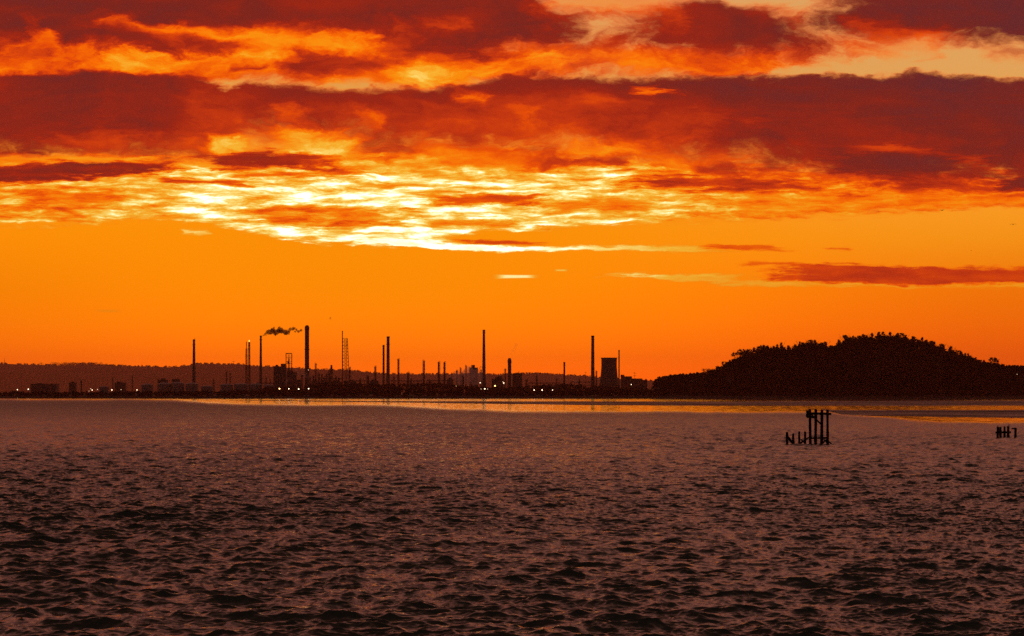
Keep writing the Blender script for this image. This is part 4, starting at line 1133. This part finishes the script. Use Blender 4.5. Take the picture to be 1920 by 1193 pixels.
# ------------------------------------------------------------------ the timber wreck of a jetty
def post_mb(x, y, z0, z1, w, lean=0.0, seed=0, n=9):
    r = np.random.default_rng(seed); mb = MB(); rings = []
    zs = np.linspace(z0, z1, 9)
    for z in zs:
        s = (z - z0) / (z1 - z0); rr = w / 2 * (1 + .08 * r.normal()) * (1.06 - .1 * s)
        rings.append([(x + lean * s + rr * math.cos(2 * math.pi * k / n) * (1 + .06 * r.normal()), y + rr * math.sin(2 * math.pi * k / n), z + (.06 * r.normal() if z == zs[-1] else 0)) for k in range(n)])
    vs = [p for q in rings for p in q]
    fs = [(i * n + k, i * n + (k + 1) % n, (i + 1) * n + (k + 1) % n, (i + 1) * n + k) for i in range(8) for k in range(n)]
    fs += [tuple(range(n - 1, -1, -1)), tuple(8 * n + k for k in range(n))]
    return mb.add(vs, fs)
def beam_mb(p, q, w, h=None, seed=0):
    r = np.random.default_rng(seed); mb = MB(); p = Vector(p); q = Vector(q); h = h or w
    d = (q - p).normalized(); up = Vector((0, 1, 0)).cross(d).normalized(); sd_ = d.cross(up)
    rings = []
    for i in range(8):
        c = p.lerp(q, i / 7); j = 1 + .07 * r.normal(); j2 = 1 + .07 * r.normal()
        rings.append([c + up * (a * h / 2 * j) + sd_ * (b * w / 2 * j2) for a, b in ((-1, -.7), (-.7, -1), (.7, -1), (1, -.7), (1, .7), (.7, 1), (-.7, 1), (-1, .7))])
    vs = [tuple(x) for z in rings for x in z]
    fs = [(i * 8 + k, i * 8 + (k + 1) % 8, (i + 1) * 8 + (k + 1) % 8, (i + 1) * 8 + k) for i in range(7) for k in range(8)]
    fs += [tuple(range(7, -1, -1)), tuple(56 + k for k in range(8))]
    return mb.add(vs, fs)

D1 = dist(834.5)
def T1(px, py, dy=0.0): p = P(px, py, D1); return Vector((p.x, p.y + dy, p.z))
def jetty_frame():
    o = Vector(T1(1535, 834.5)); o.z = 0
    t = thing('jetty_ruin', 'tall ruined timber frame of four posts standing in the water', 'jetty ruin', o)
    for i, (px, top, w) in enumerate([(1518.6, 767.5, 5.6), (1529.6, 768.0, 5.5), (1541.2, 768.5, 5.4), (1551.4, 768.6, 5.2)]):
        a = T1(px, top) - o; ln = (-.06, .04, .05, -.04)[i]
        post_mb(a.x - ln, 0, -1.6, a.z, w * D1 / F, lean=ln, seed=i).build('post', M['timber'], t, True)
    def bm_(p, q, w, name, s, dy=-.28): a = T1(*p, dy) - o; b = T1(*q, dy) - o; beam_mb(a, b, .22, w * D1 / F, s).build(name, M['timber'], t)
    bm_((1511.5, 775.2), (1558, 776.4), 4.4, 'cross_beam', 1)
    bm_((1511.8, 782.0), (1527.5, 782.6), 4.0, 'cross_beam', 2, -.3)
    bm_((1516.5, 821.8), (1553, 821.2), 3.6, 'cross_beam', 3)
    bm_((1514, 834.6), (1555, 834.2), 2.0, 'cross_beam', 33, -.3)
    bm_((1519, 774.5), (1542.5, 798.5), 2.6, 'brace', 4, .24)
    bm_((1541, 833), (1551, 824), 2.6, 'brace', 5, .24)
    bm_((1552, 826.5), (1562.5, 835), 2.4, 'brace', 6, .24)
    bm_((1544, 824), (1556, 836), 2.4, 'brace', 66, -.26)
    for i, (px, py) in enumerate([(1513.5, 772.0), (1513.2, 779.0)]):
        a = T1(px, py) - o; MB().box((a.x, -.25, a.z), (.3, .34, .34)).build('fender_block', M['timber'], t)
    # the row behind, mostly hidden by the front posts
    for i, (px, top) in enumerate([(1521.5, 770.5), (1532, 771), (1543, 771)]):
        a = T1(px, top) - o; post_mb(a.x, 1.6, -1.6, a.z - .1, 3.4 * D1 / F, seed=20 + i).build('rear_post', M['timber'], t, True)
jetty_frame()
def stub_pair(pa, pb, braces, label):
    o = Vector(T1((pa[0] + pb[0]) / 2, 834.5)); o.z = 0
    t = thing('timber_stub', label, 'jetty ruin', o, 'stubs of the ruined jetty')
    for i, (px, top, w) in enumerate((pa, pb)):
        a = T1(px, top) - o; post_mb(a.x, 0, -1.6, a.z, w * D1 / F, seed=40 + int(px)).build('post', M['timber'], t, True)
    for i, (p, q, w) in enumerate(braces):
        a = T1(*p, -.2) - o; b = T1(*q, -.2) - o; beam_mb(a, b, .2, w * D1 / F, 50 + i).build('brace', M['timber'], t)
stub_pair((1475.7, 811, 5.0), (1487.2, 814, 4.8), [((1475.5, 818), (1489, 835.5), 4.2)], 'left pair of short stubs joined by a slanting plank')
stub_pair((1498.6, 809.6, 4.8), (1509.6, 809.6, 4.9), [((1496.5, 833.8), (1516, 820.5), 3.0), ((1501, 824), (1511, 833), 2.6), ((1505, 834), (1517, 834.5), 2.6)], 'short stub pair touching the left of the tall frame')

D2 = dist(821.8)
def T2(px, py, dy=0.0): p = P(px, py, D2); return Vector((p.x, p.y + dy, p.z))
def stub_group():
    o = Vector(T2(1880, 821.8)); o.z = 0
    t = thing('timber_stub', 'cluster of four short posts with a cross beam at far right', 'jetty ruin', o, 'stubs of the far right jetty')
    for i, (px, top, w) in enumerate([(1870.8, 801.2, 4.9), (1875.8, 801.4, 4.9), (1883.6, 800.6, 4.4), (1890.5, 800.0, 4.9)]):
        a = T2(px, top) - o; post_mb(a.x, 0, -1.6, a.z, w * D2 / F, seed=60 + i).build('post', M['timber'], t, True)
        MB().bar((a.x + .05, 0, a.z - .1), (a.x + .05 + (.04 if i % 2 else -.05), 0, a.z + (.3 if i in (0, 3) else .12)), .07, 5, .03).build('iron_pin', M['dark_steel'], t)
    a = T2(1866, 811.2, -.25) - o; b = T2(1894.6, 810.6, -.25) - o; beam_mb(a, b, .25, 3.6 * D2 / F, 7).build('cross_beam', M['timber'], t)
    a = T2(1883, 820.8, -.25) - o; b = T2(1893, 820.8, -.25) - o; beam_mb(a, b, .25, 3.0 * D2 / F, 8).build('cross_beam', M['timber'], t)
    o = Vector(T2(1905, 821.8)); o.z = 0
    t = thing('timber_stub', 'single hooked post standing alone at the right frame edge', 'jetty ruin', o, 'stubs of the far right jetty')
    a = T2(1904, 803) - o; post_mb(a.x, 0, -1.6, a.z, 5.2 * D2 / F, lean=-.0, seed=71).build('post', M['timber'], t, True)
    p = T2(1896.6, 803.8, 0) - o; q = T2(1905.2, 804.4, 0) - o; beam_mb(p, q, .24, 2.6 * D2 / F, 9).build('arm', M['timber'], t)
stub_group()

# ------------------------------------------------------------------ birds
def bird(px, py, D, span, label, dip=.1, turn=.3):
    p = P(px, py, D)
    t = thing('bird', label, 'bird', p, 'gulls in the right of the sky')
    s = span
    body = MB().lathe([(.002, -.26 * s), (.03 * s, -.2 * s), (.065 * s, -.05 * s), (.06 * s, .06 * s), (.035 * s, .14 * s), (.04 * s, .19 * s), (.02 * s, .24 * s), (.003, .27 * s)], 10)
    for i, q in enumerate(body.v): body.v[i] = (q[0], q[2], q[1])
    body.add([(-.05 * s, -.24 * s, 0), (.05 * s, -.24 * s, 0), (.07 * s, -.38 * s, .005), (-.07 * s, -.38 * s, .005), (0, -.24 * s, .02 * s), (0, -.37 * s, .012 * s)], [(0, 1, 2, 3), (0, 4, 1), (1, 4, 5, 2), (0, 3, 5, 4), (2, 5, 3)])
    body.build('body', M['bird'], t, True)
    for sg in (-1, 1):
        st = [(.03, .1, -.06, .02), (.2, .13, -.05, .06), (.34, .1, -.06, .05), (.5, -.04, -.1, -dip)]
        vs = []; fs = []
        for x, a, b, z in st:
            vs += [(sg * x * s, a * s, z * s), (sg * x * s, (a + b) / 2 * s, z * s + .02 * s), (sg * x * s, b * s, z * s), (sg * x * s, (a + b) / 2 * s, z * s - .008 * s)]
        for i in range(3):
            for k in range(4): fs.append((i * 4 + k, i * 4 + (k + 1) % 4, i * 4 + 4 + (k + 1) % 4, i * 4 + 4 + k))
        fs += [(0, 1, 2, 3), (12, 13, 14, 15)]
        MB().add(vs, fs).build('wing', M['bird'], t, True)
    t.rotation_euler = (.1, 0, turn)
bird(1899.5, 421, 420, 1.15, 'dark gull gliding at the right edge of the sky', .06, 2.9)
bird(1766, 394.5, 520, 1.3, 'paler gull with raised wings below the right cloud', -.12, 2.2)
bird(1821, 470, 900, .9, 'tiny speck of a gull low in the right sky', .1, 1.0)

# ------------------------------------------------------------------ haze over the estuary
def haze():
    mb = MB().box((0, 11650, 178.5), (17600, 24100, 363))
    m = vol_mat('haze_air', (1.0, .43, .25, 1), 2.65e-5, .6)
    o = mb.build('haze', m)
    tag(o, kind='stuff')
haze()
